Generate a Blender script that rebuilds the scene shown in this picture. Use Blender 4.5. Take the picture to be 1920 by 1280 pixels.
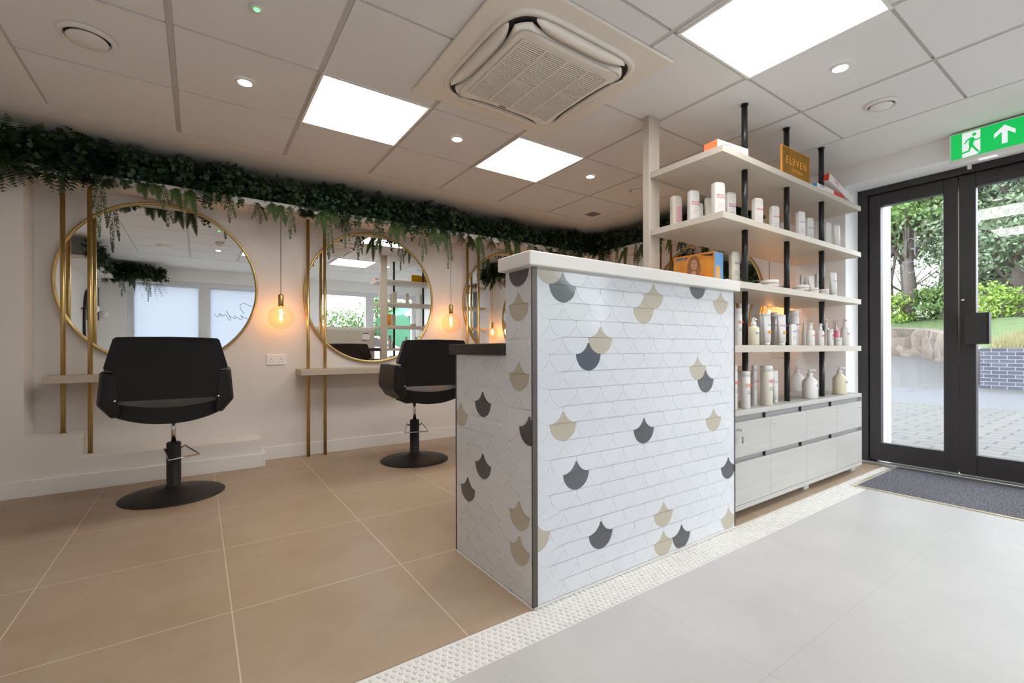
import bpy, bmesh, math, random
from mathutils import Vector, Matrix
random.seed(7)
S = bpy.context.scene
for o in list(bpy.data.objects): bpy.data.objects.remove(o)
C = S.collection
PI = math.pi

# ------------------------------------------------------------------ camera, sky, exposure
YAW, ROLL = math.radians(55.457), math.radians(0.16)
EYE = 0.91
fw = Vector((math.cos(YAW), math.sin(YAW), 0)); rt = Vector((math.sin(YAW), -math.cos(YAW), 0)); dn = Vector((0, 0, -1))
r2 = math.cos(ROLL) * rt + math.sin(ROLL) * dn
d2 = -math.sin(ROLL) * rt + math.cos(ROLL) * dn
cd = bpy.data.cameras.new('camera'); cam = bpy.data.objects.new('camera', cd); C.objects.link(cam)
cd.sensor_width = 36; cd.lens = 854.0 / 1920 * 36; cd.shift_y = 14.3 / 1920; cd.clip_start = 0.02; cd.clip_end = 300
M = Matrix((( r2.x, -d2.x, -fw.x, 0), (r2.y, -d2.y, -fw.y, 0), (r2.z, -d2.z, -fw.z, EYE), (0, 0, 0, 1)))
cam.matrix_world = M
S.camera = cam
S.view_settings.view_transform = 'Standard'; S.view_settings.look = 'None'
S.view_settings.exposure = 1.15; S.view_settings.gamma = 1.0; S.view_settings.use_curve_mapping = False

W = bpy.data.worlds.new('overcast_sky'); S.world = W; W.use_nodes = True
nt = W.node_tree; nt.nodes.clear()
wo = nt.nodes.new('ShaderNodeOutputWorld'); bg = nt.nodes.new('ShaderNodeBackground')
tc = nt.nodes.new('ShaderNodeTexCoord'); sx = nt.nodes.new('ShaderNodeSeparateXYZ'); cr = nt.nodes.new('ShaderNodeValToRGB')
nt.links.new(tc.outputs['Generated'], sx.inputs[0]); nt.links.new(sx.outputs['Z'], cr.inputs[0])
cr.color_ramp.elements[0].position = 0.0; cr.color_ramp.elements[0].color = (0.94, 0.97, 1.0, 1)
cr.color_ramp.elements[1].position = 0.7; cr.color_ramp.elements[1].color = (0.80, 0.89, 1.0, 1)
nt.links.new(cr.outputs[0], bg.inputs[0]); bg.inputs[1].default_value = 3.5
nt.links.new(bg.outputs[0], wo.inputs[0])
PANEL_EMIT = 5.4      # ceiling light panels
BULB_W = 0.85          # filament bulbs
SPOT_W = 1.2          # recessed downlights

def portal(name, loc, rot, sx_, sy_):
    l = bpy.data.lights.new(name, 'AREA'); l.shape = 'RECTANGLE'; l.size = sx_; l.size_y = sy_; l.cycles.is_portal = True
    o = bpy.data.objects.new(name, l); C.objects.link(o); o.location = loc; o.rotation_euler = rot
portal('window_portal', (0.1, -1.16, 1.2), (PI/2, 0, 0), 2.1, 1.8)
portal('window_portal', (2.97, -1.16, 1.1), (PI/2, 0, 0), 2.05, 2.0)
portal('door_portal', (4.72, 0.84, 1.08), (0, PI/2, 0), 2.1, 1.0)

# ------------------------------------------------------------------ helpers
CEIL = 2.31
def lin(c):
    return tuple(((v / 255.0) / 12.92 if v / 255.0 <= 0.04045 else ((v / 255.0 + 0.055) / 1.055) ** 2.4) for v in c)

def mat(name, rgb, rough=0.5, metal=0.0, var=0.0, vscale=8.0, bump=0.0, bscale=60.0, spec=0.5, emit=None, es=0.0, coat=0.0, stretch=None, rgb2=None):
    m = bpy.data.materials.new(name); m.use_nodes = True
    t = m.node_tree; b = t.nodes['Principled BSDF']
    c = rgb if max(rgb) <= 1.0 and isinstance(rgb[0], float) else lin(rgb)
    b.inputs['Base Color'].default_value = (*c, 1); b.inputs['Roughness'].default_value = rough
    b.inputs['Metallic'].default_value = metal; b.inputs['Specular IOR Level'].default_value = spec
    b.inputs['Coat Weight'].default_value = coat
    if emit is not None:
        b.inputs['Emission Color'].default_value = (*emit, 1); b.inputs['Emission Strength'].default_value = es
    if var or bump:
        co = t.nodes.new('ShaderNodeTexCoord'); mp = t.nodes.new('ShaderNodeMapping')
        t.links.new(co.outputs['Object'], mp.inputs[0])
        if stretch: mp.inputs['Scale'].default_value = stretch
    if var:
        n = t.nodes.new('ShaderNodeTexNoise'); n.inputs['Scale'].default_value = vscale; n.inputs['Detail'].default_value = 6
        t.links.new(mp.outputs[0], n.inputs['Vector'])
        r = t.nodes.new('ShaderNodeValToRGB')
        e = r.color_ramp.elements
        if rgb2 is not None:
            q = lin(rgb2); e[0].color = (*c, 1); e[1].color = (*q, 1); e[0].position = .3; e[1].position = .7
        else:
            e[0].color = (*[max(0, v * (1 - var)) for v in c], 1); e[1].color = (*[min(1, v * (1 + var)) for v in c], 1)
            e[0].position = .25; e[1].position = .75
        t.links.new(n.outputs['Fac'], r.inputs[0]); t.links.new(r.outputs[0], b.inputs['Base Color'])
    if bump:
        n2 = t.nodes.new('ShaderNodeTexNoise'); n2.inputs['Scale'].default_value = bscale; n2.inputs['Detail'].default_value = 4
        t.links.new(mp.outputs[0], n2.inputs['Vector'])
        bp = t.nodes.new('ShaderNodeBump'); bp.inputs['Strength'].default_value = bump; bp.inputs['Distance'].default_value = 0.01
        t.links.new(n2.outputs['Fac'], bp.inputs['Height']); t.links.new(bp.outputs[0], b.inputs['Normal'])
    return m

def mathn(t, op, a, b=None):
    n = t.nodes.new('ShaderNodeMath'); n.operation = op
    for i, v in enumerate((a, b)):
        if v is None: continue
        if isinstance(v, (int, float)): n.inputs[i].default_value = v
        else: t.links.new(v, n.inputs[i])
    return n.outputs[0]

def tile_mat(name, base, base2, grout, x0, y0, mx, my, gw, rough, vscale, mixk=1.0, spec=.5, ystagger=False):
    """stone tile with grout lines on a square grid, in object coordinates"""
    m = bpy.data.materials.new(name); m.use_nodes = True; t = m.node_tree; b = t.nodes['Principled BSDF']
    co = t.nodes.new('ShaderNodeTexCoord'); sp = t.nodes.new('ShaderNodeSeparateXYZ'); t.links.new(co.outputs['Object'], sp.inputs[0])
    def line(out, o0, mod):
        f = mathn(t, 'FRACT', mathn(t, 'DIVIDE', mathn(t, 'SUBTRACT', out, o0 - 50 * mod), mod))
        d = mathn(t, 'MINIMUM', f, mathn(t, 'SUBTRACT', 1.0, f))
        return mathn(t, 'LESS_THAN', d, gw / mod / 2)
    if ystagger:
        row = mathn(t, 'FLOOR', mathn(t, 'DIVIDE', mathn(t, 'SUBTRACT', sp.outputs[0], x0 - 50 * mx), mx))
        off = mathn(t, 'MULTIPLY', mathn(t, 'MODULO', row, 2.0), my / 2)
        ly = line(mathn(t, 'ADD', sp.outputs[1], off), y0, my)
    else: ly = line(sp.outputs[1], y0, my)
    g = mathn(t, 'MULTIPLY', mathn(t, 'MAXIMUM', line(sp.outputs[0], x0, mx), ly), mixk)
    n = t.nodes.new('ShaderNodeTexNoise'); n.inputs['Scale'].default_value = vscale; n.inputs['Detail'].default_value = 8; n.inputs['Roughness'].default_value = .65
    t.links.new(co.outputs['Object'], n.inputs['Vector'])
    r = t.nodes.new('ShaderNodeValToRGB'); r.color_ramp.elements[0].color = (*lin(base), 1); r.color_ramp.elements[1].color = (*lin(base2), 1)
    r.color_ramp.elements[0].position = .3; r.color_ramp.elements[1].position = .7
    t.links.new(n.outputs['Fac'], r.inputs[0])
    mx_ = t.nodes.new('ShaderNodeMix'); mx_.data_type = 'RGBA'; t.links.new(g, mx_.inputs[0]); t.links.new(r.outputs[0], mx_.inputs[6])
    mx_.inputs[7].default_value = (*lin(grout), 1)
    t.links.new(mx_.outputs[2], b.inputs['Base Color']); b.inputs['Roughness'].default_value = rough; b.inputs['Specular IOR Level'].default_value = spec
    return m

def glass_mat(name, tint=(1, 1, 1), refl=0.06, rough=0.0, fres=True):
    m = bpy.data.materials.new(name); m.use_nodes = True; t = m.node_tree; t.nodes.clear()
    o = t.nodes.new('ShaderNodeOutputMaterial'); tr = t.nodes.new('ShaderNodeBsdfTransparent'); gl = t.nodes.new('ShaderNodeBsdfGlossy'); mx = t.nodes.new('ShaderNodeMixShader')
    tr.inputs[0].default_value = (*tint, 1); gl.inputs['Roughness'].default_value = rough
    if fres:
        lw = t.nodes.new('ShaderNodeLayerWeight'); lw.inputs[0].default_value = .5
        t.links.new(mathn(t, 'ADD', mathn(t, 'MULTIPLY', mathn(t, 'POWER', lw.outputs['Facing'], 5.0), .7), refl * .6), mx.inputs[0])
    else: mx.inputs[0].default_value = refl
    t.links.new(tr.outputs[0], mx.inputs[1]); t.links.new(gl.outputs[0], mx.inputs[2]); t.links.new(mx.outputs[0], o.inputs[0])
    return m

def frosted_mat(name):
    m = bpy.data.materials.new(name); m.use_nodes = True; t = m.node_tree; t.nodes.clear()
    o = t.nodes.new('ShaderNodeOutputMaterial'); tr = t.nodes.new('ShaderNodeBsdfTranslucent'); gl = t.nodes.new('ShaderNodeBsdfPrincipled'); mx = t.nodes.new('ShaderNodeMixShader')
    tr.inputs[0].default_value = (.50, .515, .545, 1); gl.inputs['Base Color'].default_value = (.8, .85, .9, 1); gl.inputs['Roughness'].default_value = .35
    mx.inputs[0].default_value = .1
    t.links.new(tr.outputs[0], mx.inputs[1]); t.links.new(gl.outputs[0], mx.inputs[2]); t.links.new(mx.outputs[0], o.inputs[0])
    return m

class MB:
    """collects geometry for ONE mesh object"""
    def __init__(s): s.v = []; s.f = []; s.m = []; s.sm = []
    def add(s, vs, fs, mi=0, smooth=False):
        o = len(s.v); s.v += [tuple(v) for v in vs]
        for f in fs: s.f.append(tuple(i + o for i in f)); s.m.append(mi); s.sm.append(smooth)
    def box(s, x0, x1, y0, y1, z0, z1, mi=0):
        vs = [(x, y, z) for z in (z0, z1) for y in (y0, y1) for x in (x0, x1)]
        s.add(vs, [(0, 2, 3, 1), (4, 5, 7, 6), (0, 1, 5, 4), (2, 6, 7, 3), (0, 4, 6, 2), (1, 3, 7, 5)], mi)
    def quad(s, a, b, c, d, mi=0): s.add([a, b, c, d], [(0, 1, 2, 3)], mi)
    def lathe(s, prof, cx=0, cy=0, n=24, mi=0, caps=True, smooth=True):
        vs = []; fs = []
        for r, z in prof:
            for i in range(n):
                a = 2 * PI * i / n; vs.append((cx + r * math.cos(a), cy + r * math.sin(a), z))
        for k in range(len(prof) - 1):
            for i in range(n):
                j = (i + 1) % n; fs.append((k * n + i, k * n + j, (k + 1) * n + j, (k + 1) * n + i))
        if caps:
            fs.append(tuple(range(n))[::-1]); fs.append(tuple((len(prof) - 1) * n + i for i in range(n)))
        s.add(vs, fs, mi, smooth)
    def loft(s, rings, n=20, mi=0, cx=0, cy=0):
        """rings: (z, rx, ry, power) superellipse sections"""
        vs = []; fs = []
        for z, rx, ry, p in rings:
            for i in range(n):
                a = 2 * PI * (i + .5) / n; c, q = math.cos(a), math.sin(a)
                vs.append((cx + rx * math.copysign(abs(c) ** (2 / p), c), cy + ry * math.copysign(abs(q) ** (2 / p), q), z))
        for k in range(len(rings) - 1):
            for i in range(n):
                j = (i + 1) % n; fs.append((k * n + i, k * n + j, (k + 1) * n + j, (k + 1) * n + i))
        fs.append(tuple(range(n))[::-1]); fs.append(tuple((len(rings) - 1) * n + i for i in range(n)))
        s.add(vs, fs, mi, True)
    def tube(s, pts, r, n=8, mi=0, closed=False):
        pts = [Vector(p) for p in pts]; N = len(pts); vs = []; fs = []; up = None
        for k, p in enumerate(pts):
            if closed: d = pts[(k + 1) % N] - pts[k - 1]
            else: d = pts[min(k + 1, N - 1)] - pts[max(k - 1, 0)]
            d.normalize()
            if up is None: up = Vector((0, 0, 1)) if abs(d.z) < .9 else Vector((1, 0, 0))
            a = d.cross(up).normalized(); b = a.cross(d).normalized(); up = b
            rr = r[k] if isinstance(r, (list, tuple)) else r
            for i in range(n):
                t = 2 * PI * i / n; vs.append(p + rr * (math.cos(t) * a + math.sin(t) * b))
        for k in range(N if closed else N - 1):
            q = (k + 1) % N
            for i in range(n):
                j = (i + 1) % n; fs.append((k * n + i, k * n + j, q * n + j, q * n + i))
        if not closed: fs.append(tuple(range(n))[::-1]); fs.append(tuple((N - 1) * n + i for i in range(n)))
        s.add(vs, fs, mi, True)
    def prism(s, poly, f0, f1, mi=0, mi_side=None, smooth=False):
        """poly: list of 2D points; f0/f1 map (u,v)->3D for back and front"""
        n = len(poly); vs = [f0(*p) for p in poly] + [f1(*p) for p in poly]
        s.add(vs, [tuple(range(n))[::-1], tuple(range(n, 2 * n))], mi)
        s.add(vs, [(i, (i + 1) % n, n + (i + 1) % n, n + i) for i in range(n)], mi if mi_side is None else mi_side, smooth)
    def build(s, name, mats, parent=None, bevel=0, seg=2, loc=None, rot=None, fix=True):
        me = bpy.data.meshes.new(name); me.from_pydata(s.v, [], s.f)
        mats = mats if isinstance(mats, (list, tuple)) else [mats]
        for m in mats: me.materials.append(m)
        me.polygons.foreach_set('material_index', s.m); me.polygons.foreach_set('use_smooth', s.sm)
        if fix:
            bm = bmesh.new(); bm.from_mesh(me); bmesh.ops.recalc_face_normals(bm, faces=bm.faces); bm.to_mesh(me); bm.free()
        me.update()
        o = bpy.data.objects.new(name, me); C.objects.link(o)
        if parent is not None: o.parent = parent
        if loc: o.location = loc
        if rot: o.rotation_euler = rot
        if bevel:
            b = o.modifiers.new('bevel', 'BEVEL'); b.width = bevel; b.segments = seg; b.limit_method = 'ANGLE'; b.angle_limit = math.radians(40)
            b.harden_normals = False
        return o

def tag(o, label=None, cat=None, group=None, kind=None):
    if label: o['label'] = label
    if cat: o['category'] = cat
    if group: o['group'] = group
    if kind: o['kind'] = kind
    return o
def thing(name, label, cat, loc=(0, 0, 0), rz=0, group=None, kind=None):
    o = bpy.data.objects.new(name, None); C.objects.link(o); o.location = loc; o.rotation_euler = (0, 0, rz); o.empty_display_size = .05
    return tag(o, label, cat, group, kind)
def struct(o, label): return tag(o, label, None, None, 'structure')
def bx(name, m, parent, x0, x1, y0, y1, z0, z1, bevel=0):
    b = MB(); b.box(x0, x1, y0, y1, z0, z1); return b.build(name, m, parent, bevel=bevel)

def text_mesh(name, s, size, m, parent, loc, rot, ext=0.0004, align='CENTER', spacing=1.0, sx=1.0):
    cu = bpy.data.curves.new(name, 'FONT'); cu.body = s; cu.size = size; cu.extrude = ext; cu.align_x = align; cu.space_character = spacing; cu.resolution_u = 2
    tmp = bpy.data.objects.new(name + '_t', cu); C.objects.link(tmp)
    me = bpy.data.meshes.new_from_object(tmp.evaluated_get(bpy.context.evaluated_depsgraph_get()))
    bpy.data.objects.remove(tmp)
    me.materials.clear(); me.materials.append(m)
    o = bpy.data.objects.new(name, me); C.objects.link(o); o.parent = parent; o.location = loc; o.rotation_euler = rot; o.scale = (sx, 1, 1)
    return o

# ------------------------------------------------------------------ materials
wall_m = mat('wall_paint', (226, 219, 210), .75, bump=.03, bscale=120)
wallw_m = mat('wall_paint_white', (248, 247, 245), .7, bump=.03, bscale=120)
skirt_m = mat('skirting_gloss', (232, 228, 221), .4)
ceil_m = mat('ceiling_tile', (236, 234, 231), .85, bump=.08, bscale=300)
bar_m = mat('ceiling_bar', (200, 196, 190), .6)
board_m = mat('ceiling_board', (236, 233, 228), .8)
floor_b = tile_mat('beige_stone_tile', (160, 136, 111), (172, 151, 128), (206, 190, 166), .094, 2.47, .610, .612, .004, .45, 2.2)
floor_w = tile_mat('pale_stone_tile', (184, 181, 177), (197, 194, 190), (172, 167, 160), .094, 0.64, .610, .612, .003, .38, 1.7, .5)
grout_m = mat('mosaic_grout', (232, 230, 225), .6)
penny_m = mat('penny_tile', (224, 221, 215), .35, var=.06, vscale=30)
scale_w = mat('white_glazed_tile', (222, 223, 225), .22, var=.02, vscale=3, coat=.3)
scale_b = mat('beige_glazed_tile', (190, 180, 160), .25, coat=.3)
scale_c = mat('charcoal_glazed_tile', (82, 82, 86), .22, coat=.4)
tgrout_m = mat('tile_grout', (240, 240, 238), .6)
top_m = mat('white_solid_surface', (226, 221, 214), .3)
trim_m = mat('bronze_edge_trim', (96, 88, 82), .4, metal=.6)
black_lam = mat('black_laminate', (34, 32, 33), .4, bump=.03, bscale=60)
cream_m = mat('cream_board', (206, 196, 180), .5)
wood_m = mat('pale_ash_laminate', (198, 189, 174), .5, var=.05, vscale=4, stretch=(.4, 14, 14))
woodv_m = mat('pale_ash_post', (196, 184, 168), .5, var=.07, vscale=5, stretch=(14, 14, .5))
cab_m = mat('grey_ash_laminate', (184, 181, 175), .45, var=.05, vscale=4, stretch=(.5, 10, 12))
cab_in = mat('cabinet_recess', (150, 148, 146), .6)
blackpole_m = mat('black_steel', (26, 29, 31), .35)
brass_m = mat('brushed_brass', (0.55, 0.40, 0.16), .32, metal=1.0, var=.08, vscale=20)
mirror_m = mat('mirror_glass', (0.90, 0.92, 0.92), 0.0, metal=1.0)
leather_m = mat('black_leather', (16, 15, 15), .5, bump=.08, bscale=220, spec=.35)
seam_m = mat('black_seam', (10, 10, 10), .7)
blackmet_m = mat('black_powdercoat', (22, 22, 22), .55)
chrome_m = mat('chrome', (0.75, 0.75, 0.76), .12, metal=1.0)
steel_m = mat('satin_steel', (0.5, 0.5, 0.5), .35, metal=1.0)
ledge_m = mat('taupe_laminate', (186, 172, 150), .5, var=.04, vscale=4, stretch=(.4, 12, 12))
frame_m = mat('charcoal_aluminium', (46, 42, 43), .45)
upvc_m = mat('white_upvc', (228, 230, 232), .4)
plast_m = mat('white_plastic', (238, 234, 228), .4)
acm_m = mat('ac_plastic', (238, 230, 216), .5)
dark_m = mat('dark_void', (40, 38, 38), .7)
grey_m = mat('mid_grey_plastic', (120, 116, 112), .6)
panel_m = mat('lit_diffuser', (0.9, 0.9, 0.9), .5, emit=(1, 1, 1), es=PANEL_EMIT)
led_m = mat('lit_lamp', (0.9, 0.9, 0.9), .5, emit=(1, .96, .9), es=14.0)
fil_m = mat('glowing_filament', (1.0, 0.6, 0.25), .5, emit=(1, .60, .22), es=16.0)
green_led = mat('green_led', (20, 200, 30), .5, emit=(0.05, 1, .1), es=4.0)
greens_m = mat('sign_green', (0, 150, 66), .5, emit=(0.0, .50, .09), es=.38)
signw_m = mat('sign_white', (235, 235, 235), .5, emit=(.9, .9, .95), es=.25)
clear_m = glass_mat('clear_pane')
globe_m = glass_mat('amber_globe_glass', (1, .93, .84))
frost_m = frosted_mat('frosted_pane')
mat_bot = mat('bottle_cream', (216, 208, 192), .42)
mat_botw = mat('bottle_white', (222, 219, 214), .38)
mat_boty = mat('bottle_lotion', (222, 214, 186), .35)
mat_silv = mat('bottle_silver', (176, 174, 172), .3, metal=.4)
mat_clear = glass_mat('clear_plastic', (.95, .93, .93))
ink = {'pink': mat('pink_ink', (214, 92, 130), .6), 'magenta': mat('magenta_ink', (190, 50, 120), .6), 'blue': mat('blue_ink', (96, 168, 200), .6),
       'purple': mat('purple_ink', (168, 110, 170), .6), 'orange': mat('orange_ink', (240, 110, 60), .6), 'grey': mat('grey_ink', (120, 128, 138), .6),
       'red': mat('red_ink', (226, 70, 90), .6), 'palepink': mat('pale_pink_ink', (222, 170, 180), .6), 'amber': mat('amber_ink', (236, 160, 50), .6)}

# ------------------------------------------------------------------ room shell
XL, XR, XP = -1.36, 4.22, 4.13        # left wall, right wall, pier / door wall
YW, YB = -1.10, 4.26                  # window wall, mirror wall
# floor: beige salon side, pale entrance side
b = MB()
b.box(XL, XR, 1.275, YB, -.12, 0, 0); b.box(XL, 4.5, YW, 1.125, -.12, 0, 1)
b.box(XL, 4.5, 1.125, 1.275, -.12, -.004, 2); b.box(XR, 4.5, 1.275, 1.44, -.12, 0, 0)
struct(b.build('floor', [floor_b, floor_w, grout_m]), 'beige and pale grey stone tiled floor')
# penny-round mosaic strip between the two floors
b = MB(); px_, py_ = .0225, .0195
for j in range(7):
    x = XL + .02 + (px_ / 2 if j % 2 else 0)
    while x < 4.30:
        y = 1.125 + .0165 + j * py_; r = .0093 + random.uniform(-.0006, .0006); z = random.uniform(-.0015, .0006)
        vs = [(x + r * math.cos(2 * PI * i / 10), y + r * math.sin(2 * PI * i / 10), -.004) for i in range(10)] + [(x + r * .82 * math.cos(2 * PI * i / 10), y + r * .82 * math.sin(2 * PI * i / 10), z) for i in range(10)]
        b.add(vs, [(i, (i + 1) % 10, 10 + (i + 1) % 10, 10 + i) for i in range(10)] + [tuple(range(10, 20))], 0, False)
        x += px_
struct(b.build('trim_1', [penny_m], fix=False), 'strip of white penny round mosaic set into the floor')
# walls
b = MB(); b.box(XL - .2, XR + .3, YB, YB + .15, -.1, CEIL + .1); struct(b.build('wall_back', wall_m), 'pale plastered wall behind the round mirrors')
b = MB(); b.box(XL - .15, XL, YW - .2, YB, -.1, CEIL + .1); struct(b.build('wall_left', wall_m), 'pale plastered wall at the left end')
# boxed-out pier and low plinth at the left of the mirror wall
b = MB()
b.box(XL, -.893, 4.04, YB, 0, CEIL); b.box(-.893, -.637, 4.04, YB, 0, .362); b.box(-.637, .41, 4.04, YB, 0, .212)
struct(b.build('wall_back_plinth', wall_m), 'boxed-out pier and stepped low plinth below the first mirror')
b = MB(); b.box(XL, .41, 4.02, 4.0395, 0, .105); b.box(.4105, .43, 4.02, YB, 0, .105); struct(b.build('baseboard_back_left', skirt_m, bevel=.003), 'white skirting along the boxed-out plinth')
b = MB(); b.box(.4305, XR, YB - .018, YB, 0, .105); struct(b.build('baseboard_back', skirt_m, bevel=.003), 'white skirting along the mirror wall')
b = MB(); b.box(XR - .018, XR, 1.80, YB - .018, 0, .105); struct(b.build('baseboard_right', skirt_m, bevel=.003), 'white skirting along the right wall')
# right wall, pier, door recess and lintel
b = MB()
b.box(XR, 4.75, 1.80, YB, -.1, CEIL + .1); b.box(XP, 4.45, 1.44, 1.80, -.1, CEIL + .1); b.box(4.45, 4.75, 1.335, 1.80, -.1, CEIL + .1)
b.box(XP, 4.45, .20, 1.44, 2.165, CEIL + .1); b.box(4.45, 4.75, .20, 1.44, 2.10, CEIL + .1)
b.box(XP, 4.45, YW - .2, .24, -.1, CEIL + .1); b.box(4.45, 4.75, YW - .2, .34, -.1, CEIL + .1)
struct(b.build('wall_right', wallw_m), 'white wall around the entrance doors')
# window wall with two openings
b = MB()
x0, x1, z0, z1 = -.95, 1.15, .30, 2.08
x2, x3, z2, z3 = 1.95, 4.0, .10, 2.10
Y0, Y1 = YW - .22, YW
b.box(XL, x0, Y0, Y1, -.1, CEIL + .1); b.box(x0, x1, Y0, Y1, -.1, z0); b.box(x0, x1, Y0, Y1, z1, CEIL + .1)
b.box(x1, x2, Y0, Y1, -.1, CEIL + .1); b.box(x2, x3, Y0, Y1, -.1, z2); b.box(x2, x3, Y0, Y1, z3, CEIL + .1); b.box(x3, 4.6, Y0, Y1, -.1, CEIL + .1)
struct(b.build('wall_front', wallw_m), 'white window wall seen in the mirrors')
def window(name, x0, x1, z0, z1, xm, pane, label):
    t = thing(name, label, None, (0, 0, 0), kind='structure')
    b = MB(); ya, yb = YW - .12, YW - .04; w = .085
    b.box(x0, x1, ya, yb, z1 - w, z1); b.box(x0, x1, ya, yb, z0, z0 + w); b.box(x0, x0 + w, ya, yb, z0 + w, z1 - w); b.box(x1 - w, x1, ya, yb, z0 + w, z1 - w)
    b.box(xm - .085, xm + .085, ya, yb, z0 + w, z1 - w)
    b.build('window_frame', upvc_m, t, bevel=.006)
    for a, c in ((x0 + w, xm - .085), (xm + .085, x1 - w)):
        bx('pane', pane, t, a, c, YW - .083, YW - .077, z0 + w, z1 - w)
    h = MB(); h.box(xm - .055, xm - .035, yb, yb + .03, 1.1, 1.22); h.box(xm + .035, xm + .055, yb, yb + .03, 1.1, 1.22); h.build('handle', plast_m, t)
    return t
w1 = window('window_1', x0, x1, z0, z1, .09, frost_m, 'white framed frosted windows seen in the left mirror')
w2 = window('window_2', x2, x3, z2, z3, 2.98, clear_m, 'white framed clear windows seen in the middle mirror')
def scr(pts): return [(.235 + (x - 1030) * .0031, YW - .074, 1.70 - (y - 951) * .00375) for x, y in pts]
b = MB()
for pl in ([(1560, 640), (1450, 540), (1350, 490), (1230, 440), (1130, 405), (1050, 410), (1000, 450), (985, 500), (1010, 580), (1060, 660), (1125, 725)],
           [(1330, 920), (1230, 880), (1140, 840), (1060, 810), (975, 760), (1040, 810), (1070, 850), (1050, 890), (1010, 900), (950, 870), (860, 820)],
           [(790, 770), (830, 810), (845, 850), (825, 885), (760, 850), (690, 810), (650, 790)],
           [(560, 660), (620, 750), (660, 810), (690, 890), (680, 940), (630, 900), (580, 830), (535, 755), (500, 790), (450, 800), (430, 825), (385, 795), (345, 745), (370, 735), (410, 760), (440, 800)],
           [(345, 745), (335, 790), (320, 825), (290, 835), (240, 805), (190, 770)]):
    pl = [((390 + u / 16) * 2.56, (340 + v / 16) * 2.56) for u, v in pl]
    b.tube(scr(pl), .004, 6)
b.build('lettering', blackmet_m, w1)

# ceiling: tiles in a sunk grid, plain board border round it
gx = [3.56 - .61 * k for k in range(8)]; gy = [3.63 - .595 * k for k in range(7)]
b = MB()
b.box(XL, gx[-1], YW, YB, CEIL, CEIL + .1, 2); b.box(gx[0], XP, YW, YB, CEIL, CEIL + .1, 2); b.box(XP, XR, 1.80, YB, CEIL, CEIL + .1, 2)
b.box(gx[-1], gx[0], gy[0], YB, CEIL, CEIL + .1, 2); b.box(gx[-1], gx[0], YW, gy[-1], CEIL, CEIL + .1, 2)
b.box(gx[-1], gx[0], gy[-1], gy[0], CEIL + .012, CEIL + .1, 1)
for i in range(7):
    for j in range(6):
        a, c, d, e = gx[i + 1], gx[i], gy[j + 1], gy[j]
        b.box(a + .013, c - .013, d + .010, e - .004, CEIL + .001, CEIL + .02, 0)
for x in gx: b.box(x - .012, x + .012, gy[-1] - .012, gy[0] + .004, CEIL + .003, CEIL + .03, 1)
struct(b.build('ceiling', [ceil_m, bar_m, board_m], bevel=0), 'suspended tile ceiling with a plain border')
# ceiling light panels
for k, (xx, yy, lab) in enumerate([(.815, 2.735, 'lit square ceiling panel left of the air conditioner above the seating area'),
                           (2.035, 2.735, 'lit square ceiling panel beyond the air conditioner, above the counter end'),
                           (2.055, .95, 'large lit square ceiling panel nearest the camera, right of the air conditioner'),
                           (.815, .95, 'lit square ceiling panel nearest above the camera, left of the large one')]):
    t = thing('ceiling_light_panel', lab, 'ceiling light', (xx, yy, CEIL), group='square ceiling light panels')
    f = MB(); q, w = .300, .014
    for s in (-1, 1): f.box(-q, q, min(s * q, s * (q - w)), max(s * q, s * (q - w)), -.006, .001); f.box(min(s * q, s * (q - w)), max(s * q, s * (q - w)), -q + w, q - w, -.006, .001)
    f.build('frame', plast_m, t)
    bx('diffuser', panel_m, t, -q + w, q - w, -q + w, q - w, -.004, .001)
# downlights
for k, (xx, yy, lab) in enumerate([(.203, 2.75, 'small lit downlight in the ceiling left of the square panels'),
        (1.42, 2.70, 'small lit downlight between the two far square panels'),
        (2.62, 2.68, 'small lit downlight right of the farther square panel'),
        (2.64, .94, 'small lit downlight right of the nearest large panel'),
        (.236, .86, 'small lit downlight by the window wall seen in the left mirror')]):
    t = thing('downlight', lab, 'downlight', (xx, yy, CEIL), group='recessed ceiling downlights')
    r = MB(); r.lathe([(.031, -.001), (.046, -.001), (.043, -.007), (.033, -.008), (.031, -.001)], n=28, caps=False); r.build('bezel', plast_m, t)
    l = MB(); l.lathe([(.0305, -.0045), (.0305, -.002)], n=24); l.build('lamp', led_m, t)
    sp = bpy.data.lights.new('downlight_lamp', 'SPOT'); sp.energy = SPOT_W * 4; sp.spot_size = 1.9; sp.spot_blend = .8; sp.shadow_soft_size = .03; sp.color = (1, .93, .84)
    so = bpy.data.objects.new('downlight_lamp', sp); C.objects.link(so); so.parent = t; so.location = (0, 0, -.012)
# round air valves
for xx, yy, r, lab in [(-.405, 2.75, .098, 'round white ceiling air vent at the far left of the ceiling'), (3.23, .95, .075, 'round white ceiling air vent near the exit sign'),
                (3.19, 2.67, .09, 'round white ceiling air vent partly behind the wooden post'), (-.37, .83, .09, 'round white ceiling air vent seen in the left mirror')]:
    t = thing('air_vent', lab, 'vent', (xx, yy, CEIL), group='round ceiling air vents')
    a = MB(); a.lathe([(r * 1.05, -.0005), (r * 1.02, -.01), (r * .88, -.016), (r * .82, -.006), (r * .8, .0)], n=40, caps=False); a.build('rim', plast_m, t)
    a = MB(); a.lathe([(r * .8, -.002), (r * .8, -.0005)], n=36); a.build('throat', dark_m, t)
    a = MB(); a.lathe([(r * .2, -.004), (r * .7, -.009), (r * .76, -.017), (r * .6, -.024), (.002, -.027)], n=36); a.build('disc', plast_m, t)
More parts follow.
